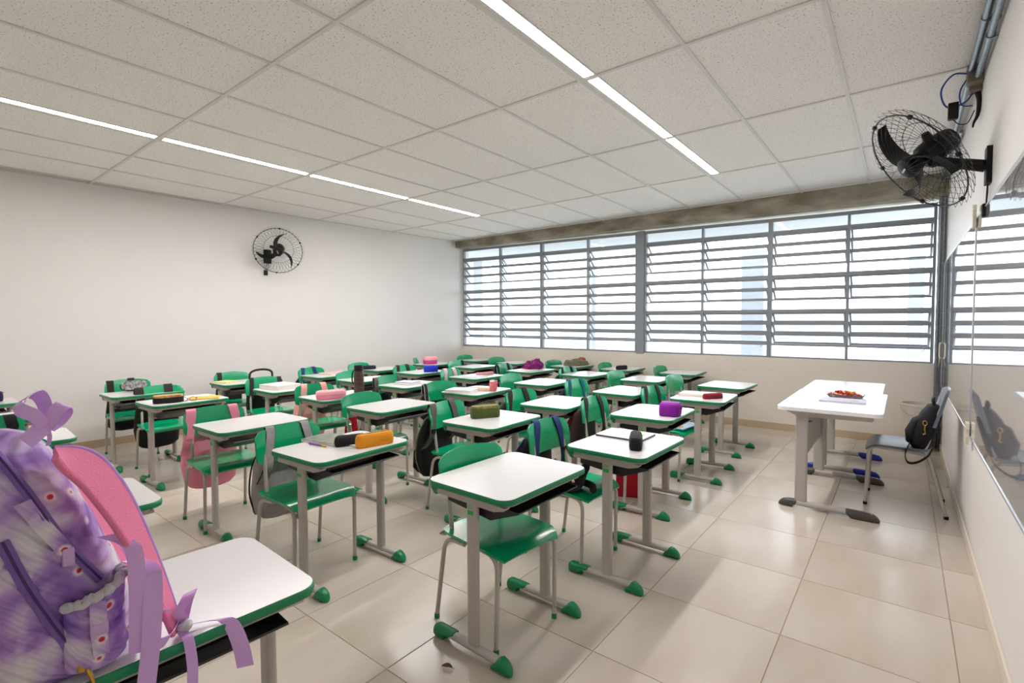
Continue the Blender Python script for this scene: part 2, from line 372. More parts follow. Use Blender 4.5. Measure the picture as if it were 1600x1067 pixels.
for k, (lx, n) in LAMPS.items():
    for j in range(1 if k == -1 else 0, 4):
        ya, yb = yl[2 + j] + 0.006, yl[3 + j] - 0.006
        o = empty('ceiling_light', (lx + 0.06, (ya + yb) / 2, CEIL)); hl = (yb - ya) / 2
        mm = MB(); mm.box((-0.052, -hl, -.003), (-0.018, hl, 0.03)); mm.box((0.052, -hl, -.003), (0.06, hl, 0.03)); mm.box((-.018, -hl, -.003), (.052, -hl + .022, .03)); mm.box((-.018, hl - .022, -.003), (.052, hl, .03)); mm.build('frame', 'grid_white', o)
        MB().box((-0.018, -hl + .022, -0.001), (0.052, hl - .022, 0.012)).build('diffuser', 'diffuser', o)
        place = (['nearest of the row', 'second along the row', 'third along the row', 'last of the row, by the windows'] if k == 4 else ['', 'nearest of the row', 'in the middle of the row', 'last of the row, by the windows'])[j]
        side = 'row towards the whiteboard' if k == -1 else 'row towards the rear wall'
        tag(o, 'slim white ceiling light, %s, %s' % (side, place), 'ceiling light', 'strip lights in the ceiling')

# ------------------------------------------------------------------ windows
LEV = [(2.765, 2.625), (2.585, 2.475), (1.965, 1.935), (1.53, 1.50), (1.105, 1.08), (0.93, 0.915)]
def zl_(i, x): return zt(x, *LEV[i])
PAN = [(-6.75, -5.82, -4.90), (-4.90, -4.00, -3.16), (-3.04, -2.20, -1.355), (-1.355, -0.526, 0.26)]
WY = 7.09
def xbar(m, xa, xb, za, zb, h, y0, y1):
    m.bridge([m.ring([(x, y0, z - h / 2), (x, y1, z - h / 2), (x, y1, z + h / 2), (x, y0, z + h / 2)]) for x, z in ((xa, za), (xb, zb))])
for wi, (xa, xm, xb) in enumerate(PAN):
    w = empty('window_%d' % (wi + 1), (0, 0, 0)); struct(w)
    fr = MB()
    for x, h0, h1 in ((xa, 0.001, 0.026), (xm, 0.014, 0.014), (xb, 0.026, 0.001)): fr.box((x - h0, WY - .03, zl_(5, x) - .01), (x + h1, WY + .03, zl_(0, x) + .02))
    for i, h in ((0, 0.045), (1, 0.036), (2, 0.046), (3, 0.046), (4, 0.024), (5, 0.034)):
        xbar(fr, xa, xb, zl_(i, xa), zl_(i, xb), h, WY - .026, WY + .026)
    fr.build('frame', 'window_paint', w)
    for a, b in ((xa + .024, xm - .013), (xm + .013, xb - .024)):
        c = (a + b) / 2
        def fixed(z1, z0):
            m_ = MB(); m_.bridge([m_.ring([(x, WY - .003, z0(x)), (x, WY + .003, z0(x)), (x, WY + .003, z1(x)), (x, WY - .003, z1(x))]) for x in (a, b)]); m_.build('pane', 'window_glass', w)
        def mixz(i, t): return lambda x: zl_(i, x) * (1 - t) + zl_(i + 1, x) * t
        fixed(mixz(0, .1), mixz(0, .92)); fixed(mixz(4, .05), mixz(4, .95))
        for i, nop, nslot, out in ((1, 3, 4, 0.15), (2, 2, 3, 0.14), (3, 3, 3, 0.13)):
            t0 = 0.03; step = 0.96 / nslot
            for k in range(nop):
                za, zb = mixz(i, t0 + step * k + .01), mixz(i, t0 + step * (k + 1) - .09 * step)
                sash = MB()
                def P(x, t): return Vector((x, WY + out * t, za(x) * (1 - t) + zb(x) * t))
                hh = 0.014
                for t, hb in ((0, .022), (1, .016)): sash.bridge([sash.ring([P(x, t) + Vector((0, dy, dz)) for dy, dz in ((-.011, -hb), (.011, -hb), (.011, hb), (-.011, hb))]) for x in (a + .003, b - .003)])
                for x in (a + .014, b - .014): sash.bridge([sash.ring([P(x, t) + Vector((dx, dy, 0)) for dx, dy in ((-.011, -.014), (.011, -.014), (.011, .014), (-.011, .014))]) for t in (0, 1)])
                so = sash.build('sash', 'window_paint', w)
                pn = MB(); pn.bridge([pn.ring([P(a + .01, t) + Vector((0, d, 0)) for d in (-.002, .002)] + [P(b - .01, t) + Vector((0, d, 0)) for d in (.002, -.002)]) for t in (0.02, .98)])
                pn.build('pane', 'window_glass', so)
                if k < nop - 1:   # rail between sashes
                    rl = MB(); q0, q1 = mixz(i, t0 + step * (k + 1))(a), mixz(i, t0 + step * (k + 1))(b); xbar(rl, a, b, q0, q1, .012, WY - .012, WY + .012); rl.build('rail', 'window_paint', w)
            if nop < nslot:
                tt = t0 + step * nop; rl = MB(); xbar(rl, a, b, mixz(i, tt)(a), mixz(i, tt)(b), .02, WY - .02, WY + .02); rl.build('rail', 'window_paint', w)
                fixed(mixz(i, tt + .02), mixz(i, 0.97))
        hd = MB(); xh = b - 0.05; hd.tube([(xh, WY - .03, zl_(4, xh) + .0), (xh - .01, WY - .05, zl_(4, xh) - .03), (xh - .03, WY - .05, zl_(4, xh) - .035)], .004, n=6); hd.build('latch', 'aluminium', w, smooth=40)
struct(MB().box((-3.16, WY - .05, .90), (-3.04, WY + .05, 2.72), bev=.004).build('trim_post', 'window_paint'))
struct(MB().box((0.27, WY - .04, 0.9), (0.34, WY + .04, 2.68)).build('trim_jamb', 'window_wall_paint'))
struct(MB().box((-6.92, WY - .04, 0.9), (-6.775, WY + .1, 2.85)).build('trim_reveal', 'wall_paint'))

# ------------------------------------------------------------------ outside
struct(MB().box((-60, 7.25, -3.3), (60, 140, -3.2)).build('ground', 'outer_ground'))
struct(MB().box((-8, 7.2, 2.80), (2.5, 9.3, 2.95)).build('roof_eave', 'concrete_pale'))
def outer(name, lab, cat, m, mt, grp=None): o = m.build(name, mt); return tag(o, lab, cat, grp)
outer('concrete_column', 'pale square concrete column outside the third window', 'column', MB().box((-2.45, 10.2, -3.2), (-2.05, 10.6, 2.79), bev=.02), 'concrete_pale')
outer('concrete_column', 'pale slim concrete column outside the window next to the whiteboard', 'column', MB().box((0.05, 10.2, -3.2), (0.25, 10.4, 2.79), bev=.02), 'concrete_pale')
outer('steel_post', 'thin pale steel post outside the second window', 'post', MB().box((-5.68, 10.2, -3.2), (-5.58, 10.3, 2.79), bev=.01), 'concrete_pale')
outer('concrete_column', 'wide pale concrete pier outside the window by the rear wall', 'column', MB().box((-8.9, 8.2, -3.2), (-7.5, 8.5, 2.79), bev=.02), 'outer_wall')
for i, (a, b, lb) in enumerate([((-1.68, 9.2, 2.81), (3.24, 9.7, -3.21), 'thin diagonal bracing cable sloping down beyond the fourth window'), ((-8.6, 9.7, -3.21), (-2.6, 9.2, 2.81), 'thin diagonal bracing cable rising beyond the third window'), ((-7.9, 9.2, 2.81), (-.4, 9.7, -3.21), 'thin diagonal bracing cable low beyond the second window')]):
    outer('bracing_cable', lb, 'cable', MB().tube([a, b], .006, n=6), 'window_paint')
def house(x, y, w, d, h, lb):
    o = empty('house', (x, y, -3.2)); wl_ = MB().box((-w / 2, -d / 2, 0), (w / 2, d / 2, h)).build('wall', 'outer_wall', o)
    m_ = MB(); m_.prism([(-d / 2 - .4, h), (d / 2 + .4, h), (0, h + 1.1)], 'x', -w / 2 - .4, w / 2 + .4); m_.build('roof', 'outer_roof', o)
    for k in range(3): MB().box((-w / 2 + w * (k + .5) / 3 - .5, -d / 2 - .05, h * .45), (-w / 2 + w * (k + .5) / 3 + .5, -d / 2 + .02, h * .8)).build('window', 'concrete_pale', wl_)
    tag(o, lb, 'house', 'houses beyond the windows')
house(2, 46, 9, 7, 4.0, 'pale low house far beyond the window by the whiteboard')
house(-12, 60, 10, 7, 4.2, 'pale low house far beyond the third window')
house(-36, 56, 10, 8, 4.4, 'pale low house far beyond the first windows')
hm = MB()
def hf(u, v):
    x = -160 + 260 * u; return (x, 120 + 30 * v, -3.2 + (7 + 5 * noise.noise(Vector((x * .02, 0, 3)))) * math.sin(PI * min(1, v * .9)))
hm.sheet(hf, 40, 6, .3); struct(hm.build('hills', 'hill_green', smooth=60))

# ------------------------------------------------------------------ student desk
def make_desk():
    o = empty('student_desk')
    hx, hy, zt_, r = 0.232, 0.30, 0.708, 0.055
    MB().prism(rrect(hx - .003, hy - .003, r - .003), 'z', zt_ - .020, zt_).build('desktop', 'white_laminate', o, smooth=35)
    eb = MB(); O = [(hx - .0035, zt_ - .0005), (hx, zt_ - .003), (hx + .0015, zt_ - .012), (hx, zt_ - .023), (hx - .006, zt_ - .024), (hx - .006, zt_ - .0205)]
    rings = []
    for q, z in O:
        d = q - hx; rings.append(eb.ring([(x, y, z) for x, y in rrect(hx + d, hy + d, r + d)]))
    eb.bridge(rings, cap=False); eb.build('edge_band', 'green_dark', o, smooth=50)
    un = MB(); a = un.ring([(x, y, zt_ - .021) for x, y in rrect(hx - .008, hy - .008, r)]); b = un.ring([(x, y, zt_ - .040) for x, y in rrect(hx - .022, hy - .03, r)]); un.bridge([b, a]); un.build('underside', 'grey_under', o, smooth=35)
    for s in (-1, 1):
        y = 0.252 * s
        cx = 0.012
        MB().prism([(cx + p[0], y + p[1]) for p in rrect(0.029, 0.015, 0.0145)], 'z', 0.048, 0.672).build('column', 'grey_paint', o, smooth=40)
        m = MB(); m.prism([(-.20, .668), (-.20, .655), (-.185, .648), (.14, .642), (.19, .655), (.20, .668)], 'y', y - .018, y + .018); m.build('side_rail', 'grey_paint', o, smooth=30)
        m = MB(); m.prism([(-.222, .684), (-.222, .664), (-.206, .644), (-.19, .642), (-.185, .684)], 'y', y - .02, y + .02); m.build('rail_tip', 'green_dark', o, smooth=30)
        ft = MB(); ft.tube([(-.17, y, .036), (.165, y, .036)], .021, n=12, flat=.75); ft.build('foot', 'grey_paint', o, smooth=40)
        # rear cap: long half shell with a slanted mouth; front cap: rounded nose
        cp = MB(); rings = []
        for x, ww, z0, z1 in ((-.222, .012, .006, .036), (-.217, .022, .001, .050), (-.20, .027, 0, .058), (-.16, .027, 0, .058), (-.148, .026, .020, .057), (-.115, .025, .030, .056), (-.100, .022, .040, .054)):
            rings.append(cp.ring([(x, y + ww * math.copysign(abs(math.cos(t)) ** .8, math.cos(t)), (z0 + z1) / 2 + (z1 - z0) / 2 * math.copysign(abs(math.sin(t)) ** .8, math.sin(t))) for t in [2 * PI * k / 14 for k in range(14)]]))
        cp.bridge(rings); cp.build('foot_cap', 'green_dark', o, smooth=50)
        cp = MB(); rings = []
        for x, ww, z0, z1 in ((.216, .006, .001, .012), (.211, .016, 0, .026), (.200, .023, 0, .041), (.182, .027, 0, .054), (.164, .0275, 0, .060), (.152, .027, 0, .052), (.138, .026, 0, .036), (.124, .024, 0, .020)):
            rings.append(cp.ring([(x, y + ww * math.copysign(abs(math.cos(t)) ** .8, math.cos(t)), (z0 + z1) / 2 + (z1 - z0) / 2 * math.copysign(abs(math.sin(t)) ** .8, math.sin(t))) for t in [2 * PI * k / 14 for k in range(14)]]))
        cp.bridge(rings); cp.build('foot_cap', 'green_dark', o, smooth=50)
    MB().tube([(.0, -.24, .585), (.0, .24, .585)], .013, n=10).build('cross_bar', 'grey_paint', o, smooth=40)
    # book tray: floor, sloping front, wedge shaped sides
    t = MB(); th = .0045; hw = .213
    prof = [(-.175, .632), (-.175, .604), (.075, .575), (.225, .634)]; top = [(-.168, .632), (-.168, .6085), (.074, .5805), (.222, .6385)]
    t.prism(prof + top[::-1], 'y', -hw, hw)
    for s in (-1, 1): t.prism([(-.175, .632), (-.175, .604), (.075, .575), (.225, .634), (.222, .639), (-.0, .652)], 'y', s * hw - th / 2, s * hw + th / 2)
    t.build('book_tray', 'black_tray', o, smooth=25)
    st = MB(); y = -.252 - .0155
    st.box((-.004, y - .0006, .598), (.028, y + .001, .616)); st.box((-.004, y - .0006, .626), (.022, y + .001, .628)); st.box((-.004, y - .0006, .632), (.026, y + .001, .6335)); st.box((-.002, y - .0006, .638), (.02, y + .001, .6395))
    st.build('label_sticker', 'sticker_green', o)
    return o
def make_chair():
    o = empty('student_chair')
    def seat(u, v):
        x = -.195 + .40 * u; y = (v - .5) * .40; e = abs(2 * v - 1)
        cr = 1 - .16 * max(0, (u - .82) / .18) ** 2 * 1 - .10 * max(0, (.15 - u) / .15) ** 2
        z = .432 - .010 * math.sin(PI * min(1, u * 1.1)) * (1 - e ** 2) - .030 * max(0, (u - .78) / .22) ** 2 - .006 * e ** 4
        return (x, y * cr, z)
    MB().sheet(seat, 14, 12, .012).build('seat', 'green_plastic', o, smooth=50)
    sk = MB()
    for s in (-1, 1): sk.box((-.17, s * .185 - .006, .412), (.16, s * .185 + .006, .427), bev=.003)
    sk.build('seat_lip', 'green_plastic', o)
    def back(u, v):
        y = (u - .5) * .40; e = abs(2 * u - 1)
        zt2 = .782 - .026 * e ** 2.2 - .020 * max(0, (e - .86) / .14) ** 2; zb = .588 + .012 * max(0, (e - .86) / .14) ** 2
        z = zb + (zt2 - zb) * v
        x = -.185 - .03 * (1 - e ** 2) - .025 * (v - .3) + .008 * math.sin(PI * v)
        return (x, y * (1 - .02 * abs(2 * v - 1) ** 3), z)
    MB().sheet(back, 16, 10, .014).build('backrest', 'green_plastic', o, smooth=50)
    for s in (-1, 1):
        p = fillet([(.170, .186 * s, .012), (.178, .182 * s, .412), (-.085, .165 * s, .408)], [.07], n=6)
        lg = MB().tube(p, .0105, n=10).build('leg', 'grey_paint', o, smooth=50); MB().lathe([(.012, 0), (.0128, .004), (.012, .024)], (.170, .186 * s, 0), n=12).build('foot_tip', 'green_dark', lg, smooth=40)
        p = fillet([(-.03, .186 * s, .405), (-.165, .190 * s, .400), (-.222, .200 * s, .012)], [.07], n=6)
        lg = MB().tube(p, .0105, n=10).build('leg', 'grey_paint', o, smooth=50); MB().lathe([(.012, 0), (.0128, .004), (.012, .024)], (-.222, .200 * s, 0), n=12).build('foot_tip', 'green_dark', lg, smooth=40)
        p = fillet([(-.08, .165 * s, .408), (-.155, .158 * s, .410), (-.198, .150 * s, .66)], [.06], n=6)
        MB().tube(p, .0105, n=10).build('back_post', 'grey_paint', o, smooth=50)
    for x in (-.08, .12): MB().tube([(x, -.17, .408), (x, .17, .408)], .009, n=8).build('cross_bar', 'grey_paint', o, smooth=50)
    return o
DESK = make_desk(); CHAIR = make_chair()
KIDS[DESK.name] = list(DESK.children); KIDS[CHAIR.name] = list(CHAIR.children)
# id: x, y, yaw(deg), desk label, chair (x,y of the back's top, yaw) or None, chair label
ROWS = {
'D0': (-1.429, .408, -2.7, 'white student desk under the big purple backpack, nearest desk of all', None, ''),
'D1': (-1.384, 1.738, -1.5, 'large empty white student desk standing in front of the plain chair with nothing on it', (-1.655, 1.785, -7), 'plain green chair without bag tucked closely under the large empty front desk'),
'D2': (-1.217, 2.602, -.9, 'white student desk with flat white folder and small black pencil case', (-1.734, 2.563, -3.4), 'green chair with navy blue backpack straps and black plush toy on seat'),
'D3': (-1.470, 3.596, 2.1, 'white student desk with the bright purple pencil case', (-1.956, 3.553, -2), 'green chair with dark brown straps behind the purple pencil case desk'),
'D4': (-1.403, 4.600, 3.0, 'white student desk with pink-white notebook and dark red pencil case', (-1.845, 4.473, -8), 'green chair with two black straps and pale blue folder on its seat'),
'D5': (-1.465, 5.598, -1.9, 'empty white student desk alone at the window end of the front row', (-2.034, 5.547, -6), 'plain green chair behind the notebook and dark red case desk, nearest the aisle'),
'E0': (-2.464, .373, -1.4, 'empty white student desk half hidden behind the pink strap of purple backpack', None, ''),
'D6': (-2.443, 1.578, 2.6, 'white student desk with mustard pencil case and colourful notebook', (-2.868, 1.491, 1.1), 'green chair with grey padded backpack straps edged in black'),
'D7': (-2.268, 2.664, 1.8, 'white student desk with the olive camouflage pencil case', (-2.754, 2.683, 4.6), 'green chair with mesh black backpack and grey straps, behind camouflage case desk'),
'D8': (-2.286, 3.566, 4.0, 'empty white student desk behind the dark brown strapped chair', (-2.700, 3.558, -6), 'green chair with black straps just behind the olive camouflage pencil case'),
'D9': (-2.138, 4.542, -.8, 'empty white student desk behind the chair with two black straps', (-2.700, 4.521, -5), 'green chair with teal straps in the middle of the room'),
'D10': (-2.377, 5.690, 2.5, 'empty white student desk close to window, behind the plain aisle side chair', (-2.775, 5.519, -4), 'plain shiny green chair beside the teal strapped chair, towards the window'),
'D11': (-2.294, 6.627, 1.5, 'empty white student desk against the window wall, nearest to the aisle', (-2.600, 6.550, -3), 'plain green chair by the window wall, nearest to the aisle'),
'R3a': (-3.514, 1.575, .8, 'empty white student desk in front of the pink strapped chair', (-3.940, 1.500, -4), 'green chair with bright pink backpack straps'),
'R3b': (-3.303, 2.666, 1.9, 'empty white student desk behind the mesh black backpack', (-3.673, 2.499, 0), 'plain green chair in the middle, red bag seen below its back'),
'R3c': (-3.331, 3.672, 4.0, 'white student desk with pink cup, notebook and tan book', (-3.735, 3.558, -8), 'green chair with white edged black bag behind the pink cup desk'),
'R3d': (-3.193, 4.646, 2.0, 'empty white student desk behind the teal strapped chair', (-3.607, 4.562, 0), 'plain glossy green chair beside the pink cup'),
'R3e': (-3.230, 5.690, -2, 'empty white student desk with chair of two dark straps, near window', (-3.500, 5.640, -4), 'green chair with two dark straps in front of the green jacket'),
'R3f': (-3.172, 6.673, 1.2, 'white student desk with black pencil case against the window wall', (-3.450, 6.559, -1), 'plain small looking green chair by the window, next to black pencil case'),
'R4a': (-5.018, 1.660, 3.0, 'white student desk with tan oval case and yellow book', (-5.688, 1.682, -2.8), 'green chair with broad black straps behind the tan oval case'),
'R4b': (-4.122, 2.645, -1.5, 'white student desk with soft pink pencil case and tall dark bottle', (-4.586, 2.661, -5.9), 'green chair with pale pink backpack straps'),
'R4c': (-4.250, 3.680, 3.0, 'white student desk with stacked grey and white books beside the dark bottle', (-4.620, 3.520, 5), 'green chair with navy drawstring bag right beside the tall dark bottle'),
'R4d': (-4.200, 4.640, 1.1, 'white student desk with open papers and rose pencil case', (-4.626, 4.583, 6), 'green chair with white and pink floral straps'),
'R4e': (-4.107, 5.660, -1.4, 'white student desk with the crumpled purple cloth', (-4.527, 5.575, 5.8), 'green chair with dark straps next to the rose pencil case'),
'R4f': (-4.008, 6.690, -1, 'white student desk with khaki jacket heap by the window wall', (-4.341, 6.507, -7), 'plain green chair beside the crumpled purple cloth'),
'R5a': (-5.882, 1.600, .2, 'white student desk nearest the rear wall with patterned oval case', (-6.588, 1.658, -6.2), 'green chair against rear wall with broad black straps and patterned case'),
'R5b': (-5.001, 2.642, -.6, 'white student desk with thick white binder on it', (-5.615, 2.656, -5.8), 'green chair with black backpack and thin strap behind the white binder'),
'R5c': (-5.050, 3.630, -1.5, 'empty white student desk behind the tall dark bottle', (-5.420, 3.603, 7.3), 'plain green chair partly hidden by the tall dark bottle'),
'R5d': (-5.180, 4.620, 2, 'white student desk with the bright blue pencil case', (-5.530, 4.563, -.7), 'green chair with two black straps behind the bright blue pencil case'),
'R5e': (-5.150, 5.690, 2, 'empty white student desk in the far corner behind the floral strapped chair', (-5.547, 5.593, 6.1), 'green chair with one dark strap near the far corner of the room'),
'R5f': (-5.080, 6.600, 0, 'empty white student desk at the window wall behind the purple cloth', (-5.497, 6.560, -4.4), 'plain dark green chair at the window wall, second from the corner'),
'R6a': (-5.988, 2.609, -.9, 'white student desk with pale yellow papers near the rear wall', (-6.516, 2.689, -5.8), 'green chair with one black strap near the rear wall, behind pale yellow papers'),
'R6b': (-5.860, 3.640, 1.5, 'white student desk with brown paper stack near the rear wall', (-6.260, 3.574, 6), 'green chair with blue and black straps near the rear wall'),
'R6c': (-5.980, 4.560, 1.5, 'white student desk near rear wall beyond the tall dark bottle', (-6.426, 4.448, 5.5), 'plain green chair against the rear wall beyond the dark bottle'),
'R6d': (-6.000, 5.600, 1, 'white student desk with the pink pencil case near far corner', (-6.470, 5.600, 40), 'green chair turned sideways beside the pink pencil case'),
'R6e': (-5.980, 6.620, 0, 'empty white student desk in the very corner by the windows', (-6.320, 6.640, -1), 'plain green chair in the very corner by the windows'),
'La': (-6.220, .449, 0, 'white student desk by rear wall with dark navy pencil case', None, ''),
'Lb': (-5.142, .411, 1, 'empty white student desk in front of the dark navy pencil case', None, ''),
'Lc': (-4.103, .433, -3, 'empty white student desk beside the looped purple ribbon', (-4.700, .400, -3), 'green chair with broad black strap seen above the purple backpack'),
'Ld': (-3.158, .390, -1.7, 'empty white student desk glimpsed above the curve of pink strap', (-3.650, .370, -3), 'green chair whose corner peeks out beside the purple backpack ribbon'),
}
CH = {}
first = True
firstc = True
for key, (x, y, a, lab, ch, clab) in ROWS.items():
    if ch and abs(ch[2]) < 30:
        dy = ch[1] - y; ex = dy - max(-.035, min(.035, dy))      # a tucked chair stays clear of the desk columns
        if ch[0] - x > -.40 and ex: y += ex / 2; ch = (ch[0], ch[1] - ex / 2, ch[2])
    if first: d = DESK; d.location = (x, y, 0); d.rotation_euler = (0, 0, math.radians(a))
    else: d = copy_tree(DESK, (x, y, 0), math.radians(a))
    tag(d, lab, 'desk', 'green edged student desks')
    if ch:
        t = math.radians(ch[2]); px, py = ch[0] + .205 * math.cos(t), ch[1] + .205 * math.sin(t)
        if firstc: c = CHAIR; c.location = (px, py, 0); c.rotation_euler = (0, 0, t)
        else: c = copy_tree(CHAIR, (px, py, 0), t)
        tag(c, clab, 'chair', 'green student chairs'); CH[key] = (px, py, t); firstc = False
    first = False
#CONTINUE
# ------------------------------------------------------------------ teacher's end of the room
def teacher_table(x0, x1, y0, y1, z, cap, lab, panel):
    cx, cy = (x0 + x1) / 2, (y0 + y1) / 2; hx, hy = (x1 - x0) / 2, (y1 - y0) / 2
    o = empty('teacher_table', (cx, cy, 0))
    MB().prism(rrect(hx, hy, .05), 'z', z - .026, z).build('tabletop', 'teacher_laminate', o, smooth=35)
    for s in (-1, 1):
        y = s * (hy - .10); px = -hx + .155
        MB().prism([(px + p[0], y + p[1]) for p in rrect(.04, .018, .017)], 'z', .05, z - .06).build('column', 'grey_paint', o, smooth=40)
        m = MB(); m.prism([(-hx + .05, z - .027), (-hx + .06, z - .045), (-hx + .13, z - .075), (hx - .08, z - .068), (hx - .05, z - .027)], 'y', y - .022, y + .022); m.build('side_rail', 'grey_paint', o, smooth=30)
        MB().tube([(hx - .07, y - .024, z - .05), (hx - .07, y + .024, z - .05)], .019, n=12).build('rail_tip', 'grey_paint', o, smooth=40)
        MB().tube([(-hx + .06, y, .036), (hx - .05, y, .036)], .026, n=12, flat=.85).build('foot', 'grey_paint', o, smooth=40)
        for a, b, d in ((-hx + .01, -hx + .13, 1), (hx - .20, hx - .005, -1)):
            q = [(0, .012, .004, .016), (.010, .021, .001, .034), (.030, .027, 0, .050), (.055, .029, 0, .058), (b - a - .03, .029, 0, .060), (b - a - .008, .029, .018, .060), (b - a, .028, .030, .058)]
            cp = MB(); rings = []
            for dx, w_, z0, z1 in q: rings.append(cp.ring([(a + dx if d == 1 else b - dx, y + w_ * math.copysign(abs(math.cos(t)) ** .7, math.cos(t)), (z0 + z1) / 2 + (z1 - z0) / 2 * math.copysign(abs(math.sin(t)) ** .7, math.sin(t))) for t in [2 * PI * k / 14 for k in range(14)]]))
            cp.bridge(rings); cp.build('foot_cap', cap, o, smooth=50)
    if panel:
        MB().box((-hx + .15, -hy + .11, .36), (-hx + .166, hy - .11, z - .08), bev=.003).build('modesty_panel', 'grey_under', o)
        MB().tube([(-hx + .18, -hy + .12, z - .12), (-hx + .19, -hy + .3, z - .14)], .006, n=6).build('hook', 'black_plastic', o)
    return tag(o, lab, 'table', 'white teacher tables')
teacher_table(-.728, -.092, 4.092, 5.270, .76, 'teacher_foot', 'large white teacher table with grey feet, candy tray on top', True)
teacher_table(-.728, -.128, 5.285, 6.180, .757, 'blue_cap', 'white teacher table with blue foot caps pushed behind the candy table', False)
# chair of the teacher, facing the class, its back to the whiteboard
c = empty('teacher_chair', (.005, 4.77, 0), PI)
def tseat(u, v):
    x = -.15 + .36 * u; y = (v - .5) * .42; e = abs(2 * v - 1)
    return (x, y * (1 - .12 * max(0, (u - .85) / .15) ** 2), .462 - .014 * math.sin(PI * min(1, u * 1.05)) * (1 - e * e) - .045 * max(0, (u - .8) / .2) ** 2)
MB().sheet(tseat, 14, 10, .012).build('seat', 'teacher_seat', c, smooth=50)
def tback(u, v):
    y = (u - .5) * .42; e = abs(2 * u - 1); zt2 = .900 - .03 * e ** 2.4; zb = .63
    return (-.178 - .022 * (1 - e * e) - .065 * v, y * (1 - .03 * v), zb + (zt2 - zb) * v)
MB().sheet(tback, 14, 8, .016).build('backrest', 'teacher_seat', c, smooth=50)
for s in (-1, 1):
    lg = MB().tube(fillet([(.205, .195 * s, .01), (.190, .185 * s, .445), (-.05, .18 * s, .438)], .06, n=6), .012, n=10).build('leg', 'grey_paint', c, smooth=50)
    MB().lathe([(.013, 0), (.0145, .004), (.0135, .022)], (.205, .195 * s, 0), n=12).build('foot_tip', 'black_plastic', lg, smooth=40)
    lg = MB().tube(fillet([(-.02, .18 * s, .438), (-.15, .185 * s, .43), (-.258, .215 * s, .01)], .05, n=6), .012, n=10).build('leg', 'grey_paint', c, smooth=50)
    MB().lathe([(.013, 0), (.0145, .004), (.0135, .022)], (-.258, .215 * s, 0), n=12).build('foot_tip', 'black_plastic', lg, smooth=40)
    MB().tube(fillet([(-.05, .18 * s, .438), (-.13, .172 * s, .442), (-.228, .165 * s, .80)], .05, n=6), .012, n=10).build('back_post', 'grey_paint', c, smooth=50)
MB().tube([(-.1, -.18, .438), (-.1, .18, .438)], .01, n=8).build('cross_bar', 'grey_paint', c)
tag(c, 'grey blue plastic chair with steel frame, back against the whiteboard wall', 'chair')
# black bag sitting on it
b = empty('black_bag', (.105, 4.72, .458)); tilt = Matrix.Rotation(.27, 4, 'Y')
m = MB(); m.loft([(0, 0, 0, .045, .11), (.02, 0, 0, .065, .14), (.14, -.005, 0, .072, .155), (.25, 0, 0, .062, .14), (.31, .005, 0, .045, .11), (.33, .005, 0, .02, .07)], n=28); m.wrinkle(.008, 14, 3).xf(tilt); m.build('bag_body', 'fab_black', b, smooth=70)
m = MB(); m.loft([(.02, -.065, 0, .018, .10), (.08, -.078, 0, .028, .125), (.18, -.07, 0, .022, .11), (.21, -.055, 0, .01, .08)], n=24); m.wrinkle(.004, 20, 5).xf(tilt); m.build('front_pocket', 'fab_black', b, smooth=70)
m = MB(); m.tube(bez([(0, -.06, .31), (-.02, -.055, .36), (-.02, 0, .375), (-.02, .055, .36), (0, .06, .31)]), .009, n=8); m.xf(tilt); m.build('handle', 'fab_black', b, smooth=60)
m = MB(); m.ribbon(bez([(-.05, -.15, .05), (-.075, -.165, -.03), (-.06, -.168, -.09), (-.01, -.170, -.085), (.05, -.168, -.03), (.075, -.16, .03)]), (0, 1, .2), .03, .005); m.build('shoulder_strap', 'fab_black', b, smooth=60)
m = MB(); m.tube([(.03 + .012 * math.cos(t), -.152, .20 + .016 * math.sin(t)) for t in [2 * PI * k / 12 for k in range(12)]], .003, n=6, loop=True); m.tube([(.03, -.154, .184), (.028, -.158, .155), (.034, -.158, .125), (.02, -.158, .12)], .0045, n=6); m.build('snap_hook', 'gold', b, smooth=60)
tag(b, 'black bag with a gold snap hook resting on the grey teacher chair', 'bag')
